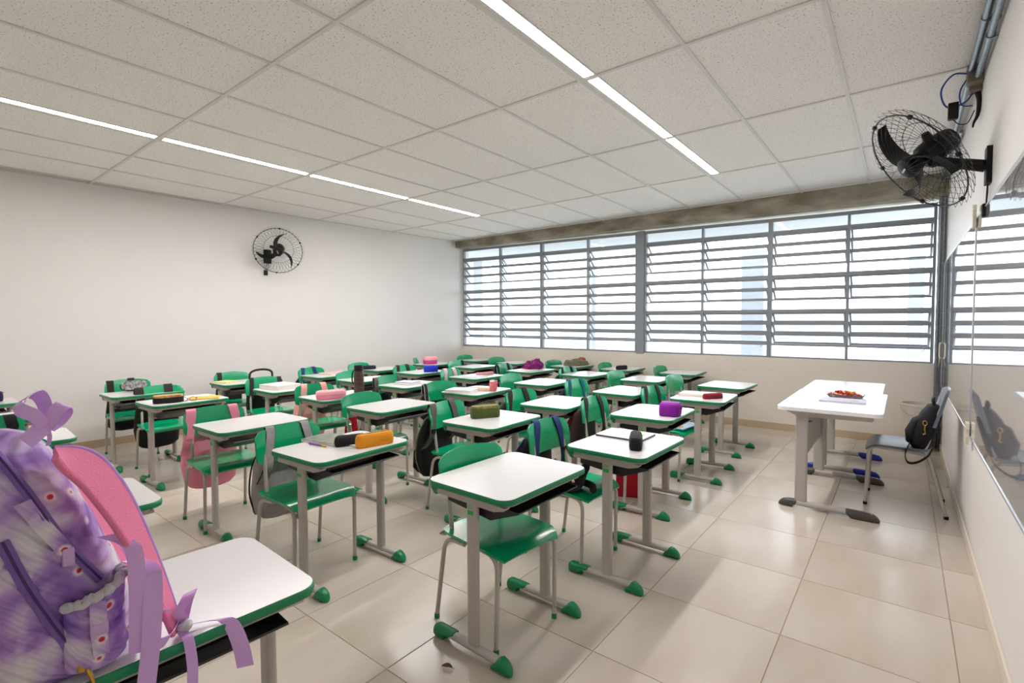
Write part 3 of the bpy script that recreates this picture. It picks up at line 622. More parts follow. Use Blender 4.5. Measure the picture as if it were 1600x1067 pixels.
# on the table: pad, tray of sweets
o = empty('notebook', (-.36, 4.62, .7605), .03); MB().box((-.15, -.10, 0), (.15, .10, .012), bev=.002).build('cover', 'lavender_cover', o); MB().box((.05, -.05, .012), (.10, -.02, .0128)).build('cover_print', 'lime_print', o)
tag(o, 'white notebook lying on the teacher table in front of the sweets', 'notebook')
o = empty('candy_tray', (-.36, 4.87, .7605)); m = MB()
prof = [(.105, .0), (.13, .028), (.134, .028), (.108, -.0), (.0, .0), (.0, .003), (.1, .003)]
rings = []
for k, (s, z) in enumerate([(.82, .0005), (1, .03), (1.03, .031), (.85, .004)]):
    rings.append(m.ring([(x * s, y * s, z) for x, y in rrect(.13, .10, .04)]))
m.bridge(rings); m.build('tray_body', 'clear_plastic', o, smooth=40); tag(o, 'shallow clear tray holding the heap of wrapped sweets', 'tray')
cand = []
for k in range(40):
    a = k * 2.399; r_ = .022 * math.sqrt(k) if k < 26 else .016 * math.sqrt(k - 26)
    x, y = r_ * math.cos(a) * .98, r_ * math.sin(a) * .74; z = .018 if k < 26 else .040
    ci = k % 5
    if k < 5:
        cd = empty('candy'); mm = MB(); mm.lathe([(.004, -.013), (.0105, -.008), (.0115, 0), (.0105, .008), (.004, .013)], axis=(1, 0, 0), n=8); mm.build('sweet', 'candy_%d' % ci, cd, smooth=60)
        for s in (-1, 1): mm = MB(); mm.lathe([(.003, 0), (.010, .010)] if s > 0 else [(.010, -.010), (.003, 0)], (s * .012, 0, 0), axis=(1, 0, 0), n=7); mm.build('wrapper_end', 'candy_%d' % ci, cd)
        cand.append(cd); KIDS[cd.name] = list(cd.children); c1 = cd; c1.location = (-.36 + x, 4.87 + y, .7605 + z); c1.rotation_euler = (0, 0, a * 1.7)
    else: c1 = copy_tree(cand[ci], (-.36 + x, 4.87 + y, .7605 + z), a * 1.7)
    c1.rotation_euler[1] = random.uniform(-.5, .5)
    tag(c1, ['red', 'orange', 'cream', 'crimson', 'yellow'][ci] + ' wrapped sweet heaped in the tray on teacher table', 'candy', ['red', 'orange', 'cream', 'crimson', 'yellow'][ci] + ' sweets in the tray')
# bucket in the corner
o = empty('waste_bucket', (.145, 6.86, 0)); m = MB(); m.lathe([(.10, 0), (.115, .01), (.145, .47), (.152, .475), (.152, .495), (.145, .50), (.138, .50), (.11, .02), (.0, .015)], n=28); m.build('bucket_body', 'bucket', o, smooth=40)
m = MB(); m.tube([(.15 * math.cos(t), -.15 * math.sin(t), .47 - .10 * math.sin(t)) for t in [PI * k / 16 for k in range(17)]], .003, n=6); m.build('bail', 'grey_paint', o)
tag(o, 'tall pale plastic bucket in the corner by the windows', 'bucket')

# ------------------------------------------------------------------ whiteboard wall
for ya, yb, lab in ((4.035, 6.95, 'far glass whiteboard panel next to the windows'), (1.05, 4.025, 'near glass whiteboard panel closest to the front edge of the room')):
    o = empty('whiteboard', (WALLX, (ya + yb) / 2, .69)); h = (yb - ya) / 2
    MB().box((-.014, -h + .008, .008), (-.002, h - .008, 1.292), bev=.001).build('panel', 'whiteboard', o)
    for a, b in (((-.018, -h, 0), (0, -h + .010, 1.30)), ((-.018, h - .010, 0), (0, h, 1.30)), ((-.018, -h, 0), (0, h, .010)), ((-.018, -h, 1.29), (0, h, 1.30))): MB().box(a, b, bev=.002).build('frame_strip', 'aluminium', o)
    tag(o, lab, 'whiteboard')
for z, n, lab in ((.64, 'whiteboard_clip', 'cream plastic holder at the lower joint of the two whiteboards'), (1.93, 'whiteboard_clip', 'cream plastic holder at the upper joint of the two whiteboards')):
    o = empty(n, (WALLX - .018, 4.03, z))
    for s in (-1, 1): m = MB(); m.prism([(s * .010, 0), (s * .036, .01), (s * .042, .05), (s * .034, .075), (s * .042, .10), (s * .036, .13), (s * .010, .14)], 'x', -.016, 0); m.build('half_shell', 'clip_white', o)
    MB().box((-.009, -.010, .004), (0, .010, .136)).build('core', 'clip_white', o); tag(o, lab, 'clip')
o = empty('whiteboard_clip', (WALLX - .015, 6.93, .98)); m = MB(); m.tube(fillet([(-.01, 0, 0), (-.02, 0, .02), (-.02, 0, .15), (-.01, 0, .17)], .01), .008, n=8); m.tube([(-.012, .0, .0), (-.03, -.02, -.08)], .002, n=5); m.build('hook', 'clip_white', o); tag(o, 'small white hook with string in the corner beside the far whiteboard', 'hook')
# conduits
def conduit(lab, path, r, ys, zs=None):
    o = empty('conduit', path[0]); b_ = Vector(path[0]); m = MB(); m.tube([Vector(p) - b_ for p in fillet(path, .06)], r, n=12); m.build('pipe', 'galvanised', o, smooth=60)
    for y in ys: m = MB(); m.tube([Vector((path[0][0] + .0, y + dy, path[0][2])) - b_ for dy in (-.012, .012)], r * 1.25, n=12); m.box(Vector((path[0][0], y - .012, path[0][2] - r)) - b_, Vector((WALLX, y + .012, path[0][2] - r + .004)) - b_); m.build('saddle', 'galvanised', o, smooth=50)
    return tag(o, lab, 'pipe', 'galvanised conduits')
conduit('upper galvanised conduit along the ceiling that turns down the window corner', [(.285, YB + .05, 2.865), (.285, 6.99, 2.865), (.285, 6.99, .02)], .017, (.4, 2.2, 3.4, 5.4))
conduit('lower galvanised conduit running just under the other towards the junction box', [(.312, YB + .05, 2.815), (.312, 4.02, 2.815)], .016, (.45, 2.25, 3.5))
conduit('thin galvanised conduit dropping down the corner right beside the thicker one', [(.318, 5.2, 2.835), (.318, 7.005, 2.835), (.318, 7.005, .02)], .012, (5.8,))
o = empty('junction_box', (.30, 4.08, 2.76)); MB().box((-.035, -.04, .03), (.04, .04, .135), bev=.006).build('box_body', 'conduit_box', o); MB().box((-.02, .03, .0), (.04, .10, .07), bev=.006).build('box_body', 'conduit_box', o)
m = MB(); m.tube(bez([(-.03, .0, .10), (-.10, -.03, .10), (-.15, .0, .03), (-.12, .04, -.06), (-.04, .06, -.05), (.0, .06, .0)]), .005, n=6); m.tube(bez([(-.03, .02, .08), (-.06, .05, .02), (-.05, .06, -.06), (0, .08, -.07)]), .004, n=6); m.build('cable', 'blue_cable', o, smooth=60)
m = MB(); m.tube(bez([(.02, .07, .01), (.03, .075, -.05), (.025, .08, -.13), (.01, .085, -.17), (.005, .085, -.20)]), [.016 - .0005 * k for k in range(25)], n=7); m.build('loose_wires', 'black_plastic', o, smooth=60)
tag(o, 'open junction box with blue cable loop high on the whiteboard wall', 'box')
o = empty('power_adapter', (.21, 4.10, 2.66)); MB().box((-.025, -.02, -.05), (.025, .02, .05), bev=.006).build('adapter_body', 'black_plastic', o); m = MB(); m.tube(bez([(.0, 0, -.05), (.03, .03, -.075), (.07, .05, -.07), (.10, .06, .0)]), .003, n=6); m.build('lead', 'black_plastic', o)
tag(o, 'small black power adapter dangling from the blue cable by the ceiling', 'adapter')
# ------------------------------------------------------------------ fans
def fan(centre, axis, plate, wall_n, lab, roll=0.0, R=.30):
    root = empty('wall_fan', plate); P0 = Vector(plate); C = Vector(centre) - P0; A = Vector(axis).normalized(); Nw = Vector(wall_n)
    q = Vector((0, 0, 1)).rotation_difference(A); M = Matrix.Translation(C) @ q.to_matrix().to_4x4() @ Matrix.Rotation(roll, 4, 'Z')
    def pol(r, a, z): return (r * math.cos(a), r * math.sin(a), z)
    m = MB(); m.tube([pol(R, 2 * PI * k / 64, 0) for k in range(64)], .0042, n=7, loop=True); m.xf(M); m.build('cage_ring', 'fan_wire', root, smooth=60)
    m = MB(); m.tube([pol(R * .62, 2 * PI * k / 48, -.085) for k in range(48)], .002, n=5, loop=True); m.tube([pol(.075, 2 * PI * k / 24, -.10) for k in range(24)], .003, n=5, loop=True); m.xf(M); m.build('inner_ring', 'fan_wire', root)
    m = MB(); NL = 40
    for k in range(NL):
        a = 2 * PI * k / NL; d = 2 * PI / NL
        m.tube(bez([pol(.075, a, -.10), pol(R * .35, a + .30 * d, -.098), pol(R * .6, a + .9 * d, -.088), pol(R * .85, a + 1.6 * d, -.062), pol(R * 1.02, a + 2.1 * d, -.03)], 3) + [Vector(pol(R * 1.09, a + 2.5 * d, -.012))] + bez([pol(R * 1.02, a + 2.9 * d, -.03), pol(R * .85, a + 3.4 * d, -.062), pol(R * .6, a + 4.1 * d, -.088)], 3), .0012, n=3, cap=False)
    m.xf(M); m.build('rear_guard', 'fan_wire', root, kind='stuff')
    m = MB()
    for k in range(36):
        a = 2 * PI * k / 36
        m.tube([pol(.06, a, .085), pol(R * .4, a + .03 * math.sin(k), .085), pol(R * .7, a - .02, .065), pol(R * .93, a, .02), pol(R, a, 0)], .0011, n=3, cap=False)
    m.xf(M); m.build('front_guard', 'fan_wire', root, kind='stuff')
    m = MB(); m.lathe([(.0, .075), (.045, .073), (.058, .062), (.06, .03), (.05, .0), (.03, -.03)], n=24); m.xf(M); m.build('hub', 'black_plastic', root, smooth=40)
    m = MB(); m.box((-.022, -.005, .0745), (.022, .005, .0765)); m.xf(M); m.build('badge', 'fan_badge', root)
    for k in range(3):
        a0 = 2 * PI * k / 3
        def bl(u, v):
            r_ = .04 + .225 * u; a = a0 - .85 * u ** 1.4 + (v - .5) * (.60 - .40 * u) * (1 - .7 * u ** 4) * (1 if u < .9 else (1 - u) * 7 + .3) * .9
            return pol(r_, a, .02 + (v - .5) * (.075 - .03 * u))
        m = MB(); m.sheet(bl, 14, 6, .003); m.xf(M); m.build('blade', 'black_plastic', root, smooth=60)
    m = MB(); m.lathe([(.03, -.03), (.062, -.035), (.068, -.06), (.066, -.17), (.055, -.20), (.0, -.205)], n=24); m.lathe([(.02, 0), (.022, .03), (.018, .055)], (.045, .04, -.09), axis=(.6, .8, 0), n=12); m.xf(M); m.build('motor', 'black_plastic', root, smooth=40)
    for k in range(6):
        a = PI / 6 + k * PI / 3; m = MB(); m.box((R - .010, -.011, -.008), (R + .009, .011, .008), bev=.002); m.xf(M @ Matrix.Rotation(a, 4, 'Z')); m.build('clip', 'black_plastic', root)
    back = C - A * .14; elbow = Nw * .10 + Vector((0, 0, .0))
    kn = C - A * .10 + Vector((0, 0, -.062)); m = MB(); m.tube(bez([Nw * .02, Nw * .02 + (kn - Nw * .02) * .5, kn], 5), [.032 - .0008 * k for k in range(11)], n=12); m.uvsphere(kn, .034, n=14, m=10); m.tube([kn, C - A * .11], .022, n=10); m.build('arm', 'black_plastic', root, smooth=50)
    t = Nw.cross(Vector((0, 0, 1))).normalized(); pl = MB()
    pts = rrect(.05, .095, .012); pl.bridge([pl.ring([t * x + Vector((0, 0, y)) + Nw * d for x, y in pts]) for d in (0.0, .022)]); pl.build('wall_plate', 'black_plastic', root, smooth=40)
    e = t * .0 + Nw * .012
    m = MB(); m.tube(bez([e + Vector((0, 0, -.09)), e + t * .02 + Vector((0, 0, -.14)), e + t * .03 * 1 + Vector((0, 0, -.19))]), .003, n=6); m.tube(bez([e + t * -.02 + Vector((0, 0, -.09)), e - t * .01 + Vector((0, 0, -.15)), e + t * .02 + Vector((0, 0, -.19))]), .003, n=6); m.build('cord', 'black_plastic', root)
    m = MB(); cc = e + t * .028 + Vector((0, 0, -.225)); m.box(cc - Vector((.018, .024, .035)), cc + Vector((.018, .024, .035)), bev=.008); m.build('speed_switch', 'black_plastic', root, smooth=40)
    return tag(root, lab, 'fan', 'black wall fans')
fan((.037, 3.566, 2.259), (-.73, -.332, -.598), (WALLX, 3.60, 2.19), (-1, 0, 0), 'black wall fan with wire cage above the whiteboard', roll=-.85)
fan((-6.628, 3.364, 2.347), (.798, -.494, -.345), (LX(3.38), 3.38, 2.30), (1, 0, 0), 'black wall fan with wire cage on the white rear wall', roll=3.0)

# ------------------------------------------------------------------ backpacks hanging on the chair backs
def hang(key, col, strap, trim, lab, zb=.26, zt_=.68, w=.30, ys=(-.095, .095), sw=.055, deep=.085, pocket=True, handle=False, piping=None, pcol=None, drop=0.0, body=True, seed=1, slant=.02):
    px, py, t = CH[key]; o = empty('backpack', (px + math.cos(t) * -.32, py + math.sin(t) * -.32, zb), t); h = zt_ - zb; ox = .32   # chair x -> local x: add ox
    if body:
        m = MB(); m.loft([(0, .01, 0, deep * .35, w * .24), (.012, .005, 0, deep * .65, w * .36), (.05, 0, 0, deep * .92, w * .46), (h * .35, -.008, 0, deep, w * .5), (h * .7, .0, 0, deep * .82, w * .47), (h * .92, .03, 0, deep * .5, w * .38), (h, .04, 0, deep * .25, w * .24)], n=26)
        m.wrinkle(.012, 9, seed).wrinkle(.005, 26, seed + 2); m.build('bag_body', col, o, smooth=75)
        if pocket:
            m = MB(); m.loft([(.03, -deep * .8, 0, .02, w * .34), (.07, -deep - .008, 0, .03, w * .40), (h * .40, -deep - .005, 0, .028, w * .39), (h * .48, -deep * .9, 0, .012, w * .33)], n=22); m.wrinkle(.006, 16, seed + 5); m.build('pocket', pcol or col, o, smooth=75)
        for s in ((-1, 1) if piping else ()):
            m = MB(); m.tube(bez([(.0, s * w * .46, .04), (-.03, s * w * .515, h * .35), (-.01, s * w * .49, h * .7), (.03, s * w * .38, h * .95)]), .005, n=6); m.build('piping', piping, o, smooth=60)
    if handle:
        m = MB(); m.tube(bez([(.03, -.12, h - .02), (.035, -.11, h + .09), (.04, 0, h + .12), (.035, .11, h + .09), (.03, .12, h - .02)]), .012, n=8, flat=.6); m.build('handle', strap, o, smooth=60)
    for y0 in ys:
        e = min(1, abs(y0) / .2); bx = -.185 - .03 * (1 - e * e); top = .786 - .026 * e ** 2.2; sg = 1 if y0 > 0 else -1
        pth = [(bx - .045, y0 - slant * sg, top - .10), (bx - .044, y0 - slant * sg * .7, top - .035), (bx - .034, y0 - slant * sg * .4, top - .004), (bx - .014, y0 - slant * sg * .2, top - .003), (bx + .002, y0, top - .035), (bx + .012, y0 + slant * sg * .5, top - .09), (bx + .020, y0 + slant * sg, top - .17), (bx + .022, y0 + slant * sg * 1.3, top - .215 - drop), (bx - .01, y0 + slant * sg * 1.4, top - .27 - drop), (bx - .07, y0 + slant * sg * 1.2, max(zb + .04, top - .33 - drop))]
        pth = [Vector((p[0] + ox, p[1], p[2] - zb)) for p in bez(pth, 3)]
        so = MB().ribbon(pth, (0, 1, 0), sw, .009).build('strap', strap, o, smooth=60)
        if trim:
            for s in (-1, 1):
                m = MB(); m.tube([p + Vector((0, s * sw / 2, 0)) for p in pth], .0042, n=6); m.build('strap_edging', trim, so, smooth=60)
        if sw > .05:
            p = pth[19]; m = MB(); m.box((p.x - .002, p.y - sw * .36, p.z - .014), (p.x + .012, p.y + sw * .36, p.z + .014), bev=.003); m.build('buckle', 'black_plastic' if strap not in ('fab_pink', 'fab_palepink') else strap, so)
    return tag(o, lab, 'backpack', 'backpacks hung on the chairs')
hang('D6', 'fab_grey', 'fab_grey', 'fab_black', 'grey backpack with black edged straps hanging behind mustard case desk', zb=.22, w=.32, ys=(-.105, .115), sw=.05, piping='fab_black', seed=2)
hang('R3a', 'fab_pink', 'fab_pink', None, 'bright pink backpack hanging on a green chair, its base below the seat', zb=.17, w=.36, ys=(-.15, .13), sw=.062, seed=3)
hang('D7', 'fab_black', 'fab_midgrey', 'fab_black', 'black mesh backpack with grey straps and khaki side stripe', zb=.20, w=.36, ys=(-.15, .08), sw=.06, piping='fab_khaki', seed=4, slant=.03)
hang('D2', 'fab_black', 'fab_navy', 'fab_deepnavy', 'navy and black backpack on the chair with plush toy', zb=.34, w=.32, ys=(-.10, .105), sw=.052, pcol='fab_navy', piping='fab_navy', drop=.06, slant=.035, seed=5)
hang('D3', 'fab_brown', 'fab_dark', 'fab_black', 'dark brown backpack with thin red piping behind the purple case desk', zb=.30, w=.36, ys=(-.11, .10), sw=.05, piping='fab_red', drop=.05, slant=.035, seed=6)
hang('D4', 'fab_black', 'fab_dark', None, 'black backpack on the chair with pale blue folder', zb=.36, w=.28, ys=(-.10, .10), sw=.05, slant=.03, seed=7)
hang('D8', 'fab_dark', 'fab_dark', 'fab_black', 'dark backpack on the chair just behind camouflage pencil case', zb=.34, w=.34, ys=(-.135, .07), sw=.055, slant=.03, seed=8)
hang('D9', 'fab_deepnavy', 'fab_teal', None, 'dark blue backpack hung by two teal straps', zb=.40, w=.26, ys=(-.10, .11), sw=.05, slant=.03, seed=9)
hang('R3c', 'fab_black', 'fab_dark', 'elastic', 'black backpack with white edged strap behind the pink cup desk', zb=.36, w=.34, ys=(-.188,), sw=.035, slant=0, seed=10)
hang('R3e', 'fab_black', 'fab_deepnavy', None, 'dark backpack with two slim straps in front of khaki jacket', zb=.42, w=.26, ys=(-.11, .10), sw=.045, seed=11)
hang('R4a', 'fab_black', 'fab_dark', None, 'large black backpack hanging low behind the tan oval case', zb=.16, w=.38, ys=(-.165, .075), sw=.07, slant=0, seed=12)
hang('R4b', 'fab_palepink', 'fab_palepink', None, 'pale pink backpack hanging behind the soft pink pencil case', zb=.24, w=.32, ys=(-.10, .10), sw=.058, seed=13)
hang('R4c', 'fab_deepnavy', 'fab_midgrey', None, 'navy drawstring bag hung beside the tall dark bottle', zb=.26, w=.30, ys=(-.178, .165), sw=.045, pocket=False, slant=.012, seed=14)
hang('R4d', 'fab_black', 'fab_floral', None, 'backpack with white and pink floral straps', zb=.36, w=.28, ys=(-.08, .095), sw=.06, slant=.02, seed=15)
hang('R4e', 'fab_black', 'fab_deepnavy', None, 'dark backpack with straps beside the rose pencil case', zb=.40, w=.28, ys=(-.165, .12), sw=.045, slant=.01, seed=16)
hang('R5a', 'fab_black', 'fab_dark', None, 'black backpack hanging on the chair against the rear wall', zb=.22, w=.36, ys=(-.15, .03), sw=.06, slant=0, seed=17)
hang('R5b', 'fab_black', 'fab_dark', None, 'black backpack with arched handle above the chair behind white binder', zb=.30, zt_=.74, w=.30, ys=(-.13, .165), sw=.045, handle=True, slant=.01, seed=18)
hang('R5d', 'fab_deepnavy', 'fab_dark', None, 'dark backpack with two straps behind the bright blue pencil case', zb=.36, w=.28, ys=(-.10, .07), sw=.05, seed=19)
hang('R5e', 'fab_black', 'fab_deepnavy', None, 'dark backpack hung by one strap near the far corner', zb=.40, w=.26, ys=(.165,), sw=.05, slant=0, seed=20)
hang('R6a', 'fab_black', 'fab_dark', None, 'black backpack by the rear wall behind pale yellow papers', zb=.26, w=.30, ys=(-.135,), sw=.05, slant=0, seed=21)
hang('R6b', 'fab_black', 'fab_navy', 'fab_black', 'black and blue backpack near the rear wall behind brown papers', zb=.36, w=.30, ys=(-.12, .06), sw=.045, slant=.03, seed=22)
hang('Lc', 'fab_black', 'fab_black', None, 'black backpack whose broad strap shows above the purple backpack', zb=.30, w=.34, ys=(-.10, .135), sw=.06, slant=.02, seed=23)

# ------------------------------------------------------------------ things on the desks
DZ = .7085
def pouch(lab, x, y, rz, L, Wd, H, m_, zipm='fab_black', z=DZ, soft=.35, name='pencil_case', grp='pencil cases on the desks', seed=1, ex=4.5, tab=False, topm=None, upper=None):
    o = empty(name, (x, y, z), math.radians(rz)); h = H; r_ = soft
    m = MB(); m.loft([(0, 0, 0, L * .47, Wd * .44, ex), (h * .08, 0, 0, L * .49, Wd * .48, ex), (h * .4, 0, 0, L * .5, Wd * .5, ex), (h * .75, 0, 0, L * .49, Wd * .47, ex), (h * .95, 0, 0, L * .47, Wd * (.5 - r_ * .4), ex), (h, 0, 0, L * .44, Wd * (.5 - r_ * .75), ex)], n=28)
    m.wrinkle(.003, 30, seed); m.build('case_body', m_, o, smooth=55)
    if topm: m = MB(); m.prism(rrect(L * .47, Wd * .45, min(L, Wd) * .40), 'z', h - .010, h + .007); m.build('lid_panel', topm, o, smooth=40)
    else: MB().box((-L * .42, -.004, h - .002), (L * .42, .004, h + .0025), bev=.001).build('zipper', zipm, o)
    if upper: m = MB(); m.loft([(h * .52, 0, 0, L * .47, Wd * .46, ex), (h * .60, 0, 0, L * .51, Wd * .52, ex), (h * .95, 0, 0, L * .49, Wd * .47, ex), (h * 1.04, 0, 0, L * .44, Wd * .40, ex)], n=28); m.wrinkle(.004, 25, seed + 3); m.build('upper_half', upper, o, smooth=55)
    m = MB(); m.box((L * .42, -.004, h * .85), (L * .52, .004, h * .92), bev=.001); m.build('zip_pull', 'zip_metal', o)
    if tab: MB().box((L * .49, -.012, h * .5), (L * .56, .012, h * .75), bev=.003).build('side_loop', m_, o)
    return tag(o, lab, 'pencil case', grp)
def book(lab, x, y, rz, w, d, h, cov, z=DZ, cat='book', name='notebook', pages='pages', spiral=False, top=None, grp=None):
    o = empty(name, (x, y, z), math.radians(rz))
    MB().box((-w / 2, -d / 2, .0), (w / 2, d / 2, .0018)).build('back_cover', cov, o); MB().box((-w / 2 + .003, -d / 2 + .003, .0018), (w / 2 - .003, d / 2 - .003, h - .0018)).build('page_block', pages, o)
    MB().box((-w / 2, -d / 2, h - .0018), (w / 2, d / 2, h), bev=.0006).build('front_cover', top or cov, o)
    if spiral:
        m = MB()
        for k in range(14): yy = -d / 2 + d * (k + .5) / 14; m.tube([(-w / 2 + .004 + .007 * math.cos(t), yy, h / 2 + (h / 2 + .003) * math.sin(t)) for t in [2 * PI * q / 8 for q in range(8)]], .0012, n=4, loop=True)
        m.build('spiral', 'black_plastic', o, kind='stuff')
    else: MB().box((-w / 2 - .001, -d / 2, 0), (-w / 2 + .003, d / 2, h)).build('spine', cov, o)
    return tag(o, lab, cat, grp)
# first row
pouch('small black ribbed pencil case standing on the white folder desk', -1.132, 2.530, 113, .215, .072, .066, 'fab_black', soft=.2, seed=3)
o = empty('folder', (-1.290, 2.735, DZ), math.radians(0)); MB().prism(rrect(.145, .110, .012), 'z', 0, .009).build('back_board', 'slate_cover', o); MB().prism(rrect(.142, .107, .012), 'z', .009, .0105).build('cover_sheet', 'paper', o); MB().box((-.13, .055, .0105), (.12, .060, .011)).build('pale_line', 'paleyellow', o); MB().prism(rrect(.04, .022, .012, cx=.07, cy=.02), 'z', .0105, .0112).build('cover_print', 'lime_print', o)
tag(o, 'flat white folder with dark rim and lime print on a front desk', 'folder')
pouch('bright purple boxy pencil case on the desk by the aisle', -1.315, 3.53, 10, .145, .175, .092, 'fab_purple', zipm='elastic', soft=.15, tab=True, seed=4)
book('pale pink and white closed notebook on the second last front desk', -1.485, 4.620, 4, .26, .20, .022, 'pinkish', top='paper')
pouch('dark red slim pencil case lying beside the pale pink notebook', -1.300, 4.500, 55, .20, .065, .045, 'fab_maroon', zipm='fab_maroon', seed=5, ex=3)
# second row
book('notebook with colourful printed cover beside the mustard pencil case', -2.580, 1.595, 12, .26, .19, .016, 'paper', top='art_cover')
book('open plain white pad under the two pencil cases', -2.420, 1.690, 8, .20, .22, .006, 'paper')
o = empty('pen', (-2.535, 1.478, DZ + .006), .15); m = MB(); m.lathe([(.001, -.07), (.0048, -.058), (.0048, .045)], axis=(1, 0, 0), n=10); m.build('barrel', 'pen_purple', o, smooth=40); m = MB(); m.lathe([(.0054, .045), (.0054, .075), (.003, .078)], axis=(1, 0, 0), n=10); m.build('cap', 'yellow_cover', o, smooth=40); tag(o, 'purple and yellow pen lying in front of the colourful notebook', 'pen')
pouch('black pencil case tucked behind the mustard one', -2.405, 1.605, 70, .17, .06, .055, 'fab_black', soft=.5, seed=6)
pouch('mustard yellow box pencil case', -2.288, 1.680, 80, .215, .065, .072, 'fab_mustard', zipm='zip_metal', soft=.25, seed=7)
pouch('olive green camouflage pencil case', -2.330, 2.655, 62, .215, .085, .078, 'fab_olive', soft=.3, topm='fab_camo', seed=8)
# middle rows
book('white notebook lying open side up in front of the pink cup', -3.350, 3.480, 20, .26, .20, .030, 'paper', top='paper', pages='paper')
book('tan covered book lying behind the white notebook by the pink cup', -3.300, 3.690, 30, .22, .16, .014, 'wood_cover')
o = empty('cup', (-3.150, 3.715, DZ)); m = MB(); m.lathe([(.026, 0), (.030, .003), (.040, .035), (.042, .06), (.037, .098), (.035, .098), (.039, .06), (.037, .035), (.0, .006)], n=24); m.build('cup_body', 'cup_pink', o, smooth=50); m = MB(); m.lathe([(.0375, .096), (.039, .098), (.039, .104), (.030, .107), (0, .107)], n=24); m.build('lid', 'clear_plastic', o, smooth=40); MB().box((.0405, -.008, .060), (.0425, .008, .078)).build('emblem', 'fab_magenta', o); tag(o, 'coral pink rounded tumbler cup on a desk in the middle', 'cup')
pouch('black pencil case at the end of a desk against the window wall', -3.110, 6.46, 75, .19, .08, .055, 'fab_black', seed=9)
pouch('tan map patterned oval pencil case with dark sides', -4.930, 1.520, 78, .225, .12, .058, 'fab_black', topm='fab_map', ex=2.6, seed=10)
book('yellow covered book beside the tan oval case', -4.930, 1.800, 62, .24, .16, .012, 'yellow_cover')
book('white sheets of paper under the yellow book', -5.030, 1.760, 80, .26, .20, .004, 'paper', name='paper_sheets', cat='papers')
o = empty('eyeglasses', (-4.875, 1.655, DZ + .018), 1.2)
for s in (-1, 1): m = MB(); m.tube([(s * .033 + .024 * math.cos(t), 0, .018 * math.sin(t)) for t in [2 * PI * k / 16 for k in range(16)]], .002, n=5, loop=True); m.build('rim', 'fab_brown', o); MB().tube(bez([(s * .057, 0, .006), (s * .060, .07, .008), (s * .056, .12, -.012)]), .002, n=5).build('temple', 'fab_brown', o)
MB().tube([(-.010, 0, .006), (0, 0, .009), (.010, 0, .006)], .002, n=5).build('bridge', 'fab_brown', o); tag(o, 'brown eyeglasses lying between tan oval case and yellow book', 'glasses')
pouch('soft pink two layer pencil case', -4.000, 2.480, 70, .25, .13, .072, 'fab_pink', zipm='fab_palepink', seed=11, upper='fab_softpink')
o = empty('water_bottle', (-4.135, 2.865, DZ)); m = MB(); m.lathe([(.044, 0), (.047, .004), (.047, .190), (.041, .207), (.041, .210)], n=20); m.build('bottle_body', 'bottle_black', o, smooth=40); m = MB(); m.lathe([(.042, .210), (.042, .258), (.036, .266), (0, .266)], n=20); m.build('cap', 'black_plastic', o, smooth=40)
m = MB(); m.ribbon(bez([(-.03, -.02, .225), (-.05, -.035, .19), (-.055, -.038, .12), (-.045, -.03, .08)]), (0, 1, 0), .012, .003); m.build('carry_loop', 'fab_black', o); tag(o, 'tall dark patterned water bottle standing on a desk', 'bottle')
book('white book at the bottom of the small stack beside the dark bottle', -4.270, 3.575, 6, .24, .20, .014, 'lavender_cover', grp='stacked books')
book('grey book on top of the small stack beside the dark bottle', -4.290, 3.600, 14, .22, .17, .012, 'grey_cover', z=DZ + .0142, top='lavender_cover', grp='stacked books')
book('open grey printed papers in front of the rose pencil case', -4.150, 4.560, 10, .22, .28, .006, 'paper', top='lavender_cover', name='paper_sheets', cat='papers')
pouch('rose pink flat pencil case beside open printed papers', -4.210, 4.800, 76, .24, .11, .035, 'fab_rose', seed=12)
book('white paper beneath the crumpled purple cloth', -4.150, 5.620, 5, .20, .30, .005, 'paper', name='paper_sheets', cat='papers')
def crumple(lab, x, y, z, L, Wd, H, m_, seed, name, cat, rz=0, extra=None, folds=.03):
    o = empty(name, (x, y, z), rz); m = MB(); m.uvsphere((0, 0, 0), 1, n=40, m=22, sc=(L / 2, Wd / 2, H))
    for v in m.bm.verts:
        if v.co.z < 0: v.co.z *= .02
        else: v.co.z += 0
    m.bm.normal_update(); of = Vector((seed, seed * 2, seed * 3))
    for v in m.bm.verts:
        k = 1 if v.co.z > .004 else .4
        n_ = abs(noise.noise(v.co * 14 + of)) - .2 + .6 * (abs(noise.noise(v.co * 30 + of)) - .2)
        v.co += v.normal * n_ * folds * 2.4 * k
        v.co.z = max(v.co.z, .0005)
    m.build('cloth_body', m_, o, smooth=80)
    if extra:
        em, ex_, ey, ez, er = extra; mm = MB(); mm.uvsphere((ex_, ey, ez), er, n=18, m=10, sc=(1, 1.2, .8)); mm.wrinkle(.02, 20, seed); mm.build('cloth_patch', em, o, smooth=80)
    return tag(o, lab, cat)
crumple('crumpled purple cloth lying on a desk', -4.170, 5.800, DZ + .006, .24, .34, .115, 'fab_plum', 3, 'crumpled_cloth', 'cloth', extra=('fab_plum', .02, .15, .045, .05), folds=.035)
crumple('heap of khaki jacket with rust coloured patch on desk by window', -4.010, 6.730, DZ + .001, .34, .52, .085, 'fab_khaki', 9, 'jacket', 'jacket', extra=('fab_rust', .02, .15, .07, .055), folds=.02)
z_ = pouch('grey zebra patterned oval pencil case leaning on its desk', -6.020, 1.560, 84, .22, .105, .036, 'fab_black', topm='fab_zebra', ex=2.4, soft=.2, seed=13, z=DZ + .048); z_.rotation_euler[0] = math.radians(62)
o = book('thick white and pale yellow binder', -5.060, 2.560, 8, .30, .27, .045, 'lavender_cover', top='paper', name='binder', cat='binder')
pouch('bright blue pencil case with small pink prints', -5.050, 4.640, 62, .19, .09, .085, 'fab_blue', seed=14)
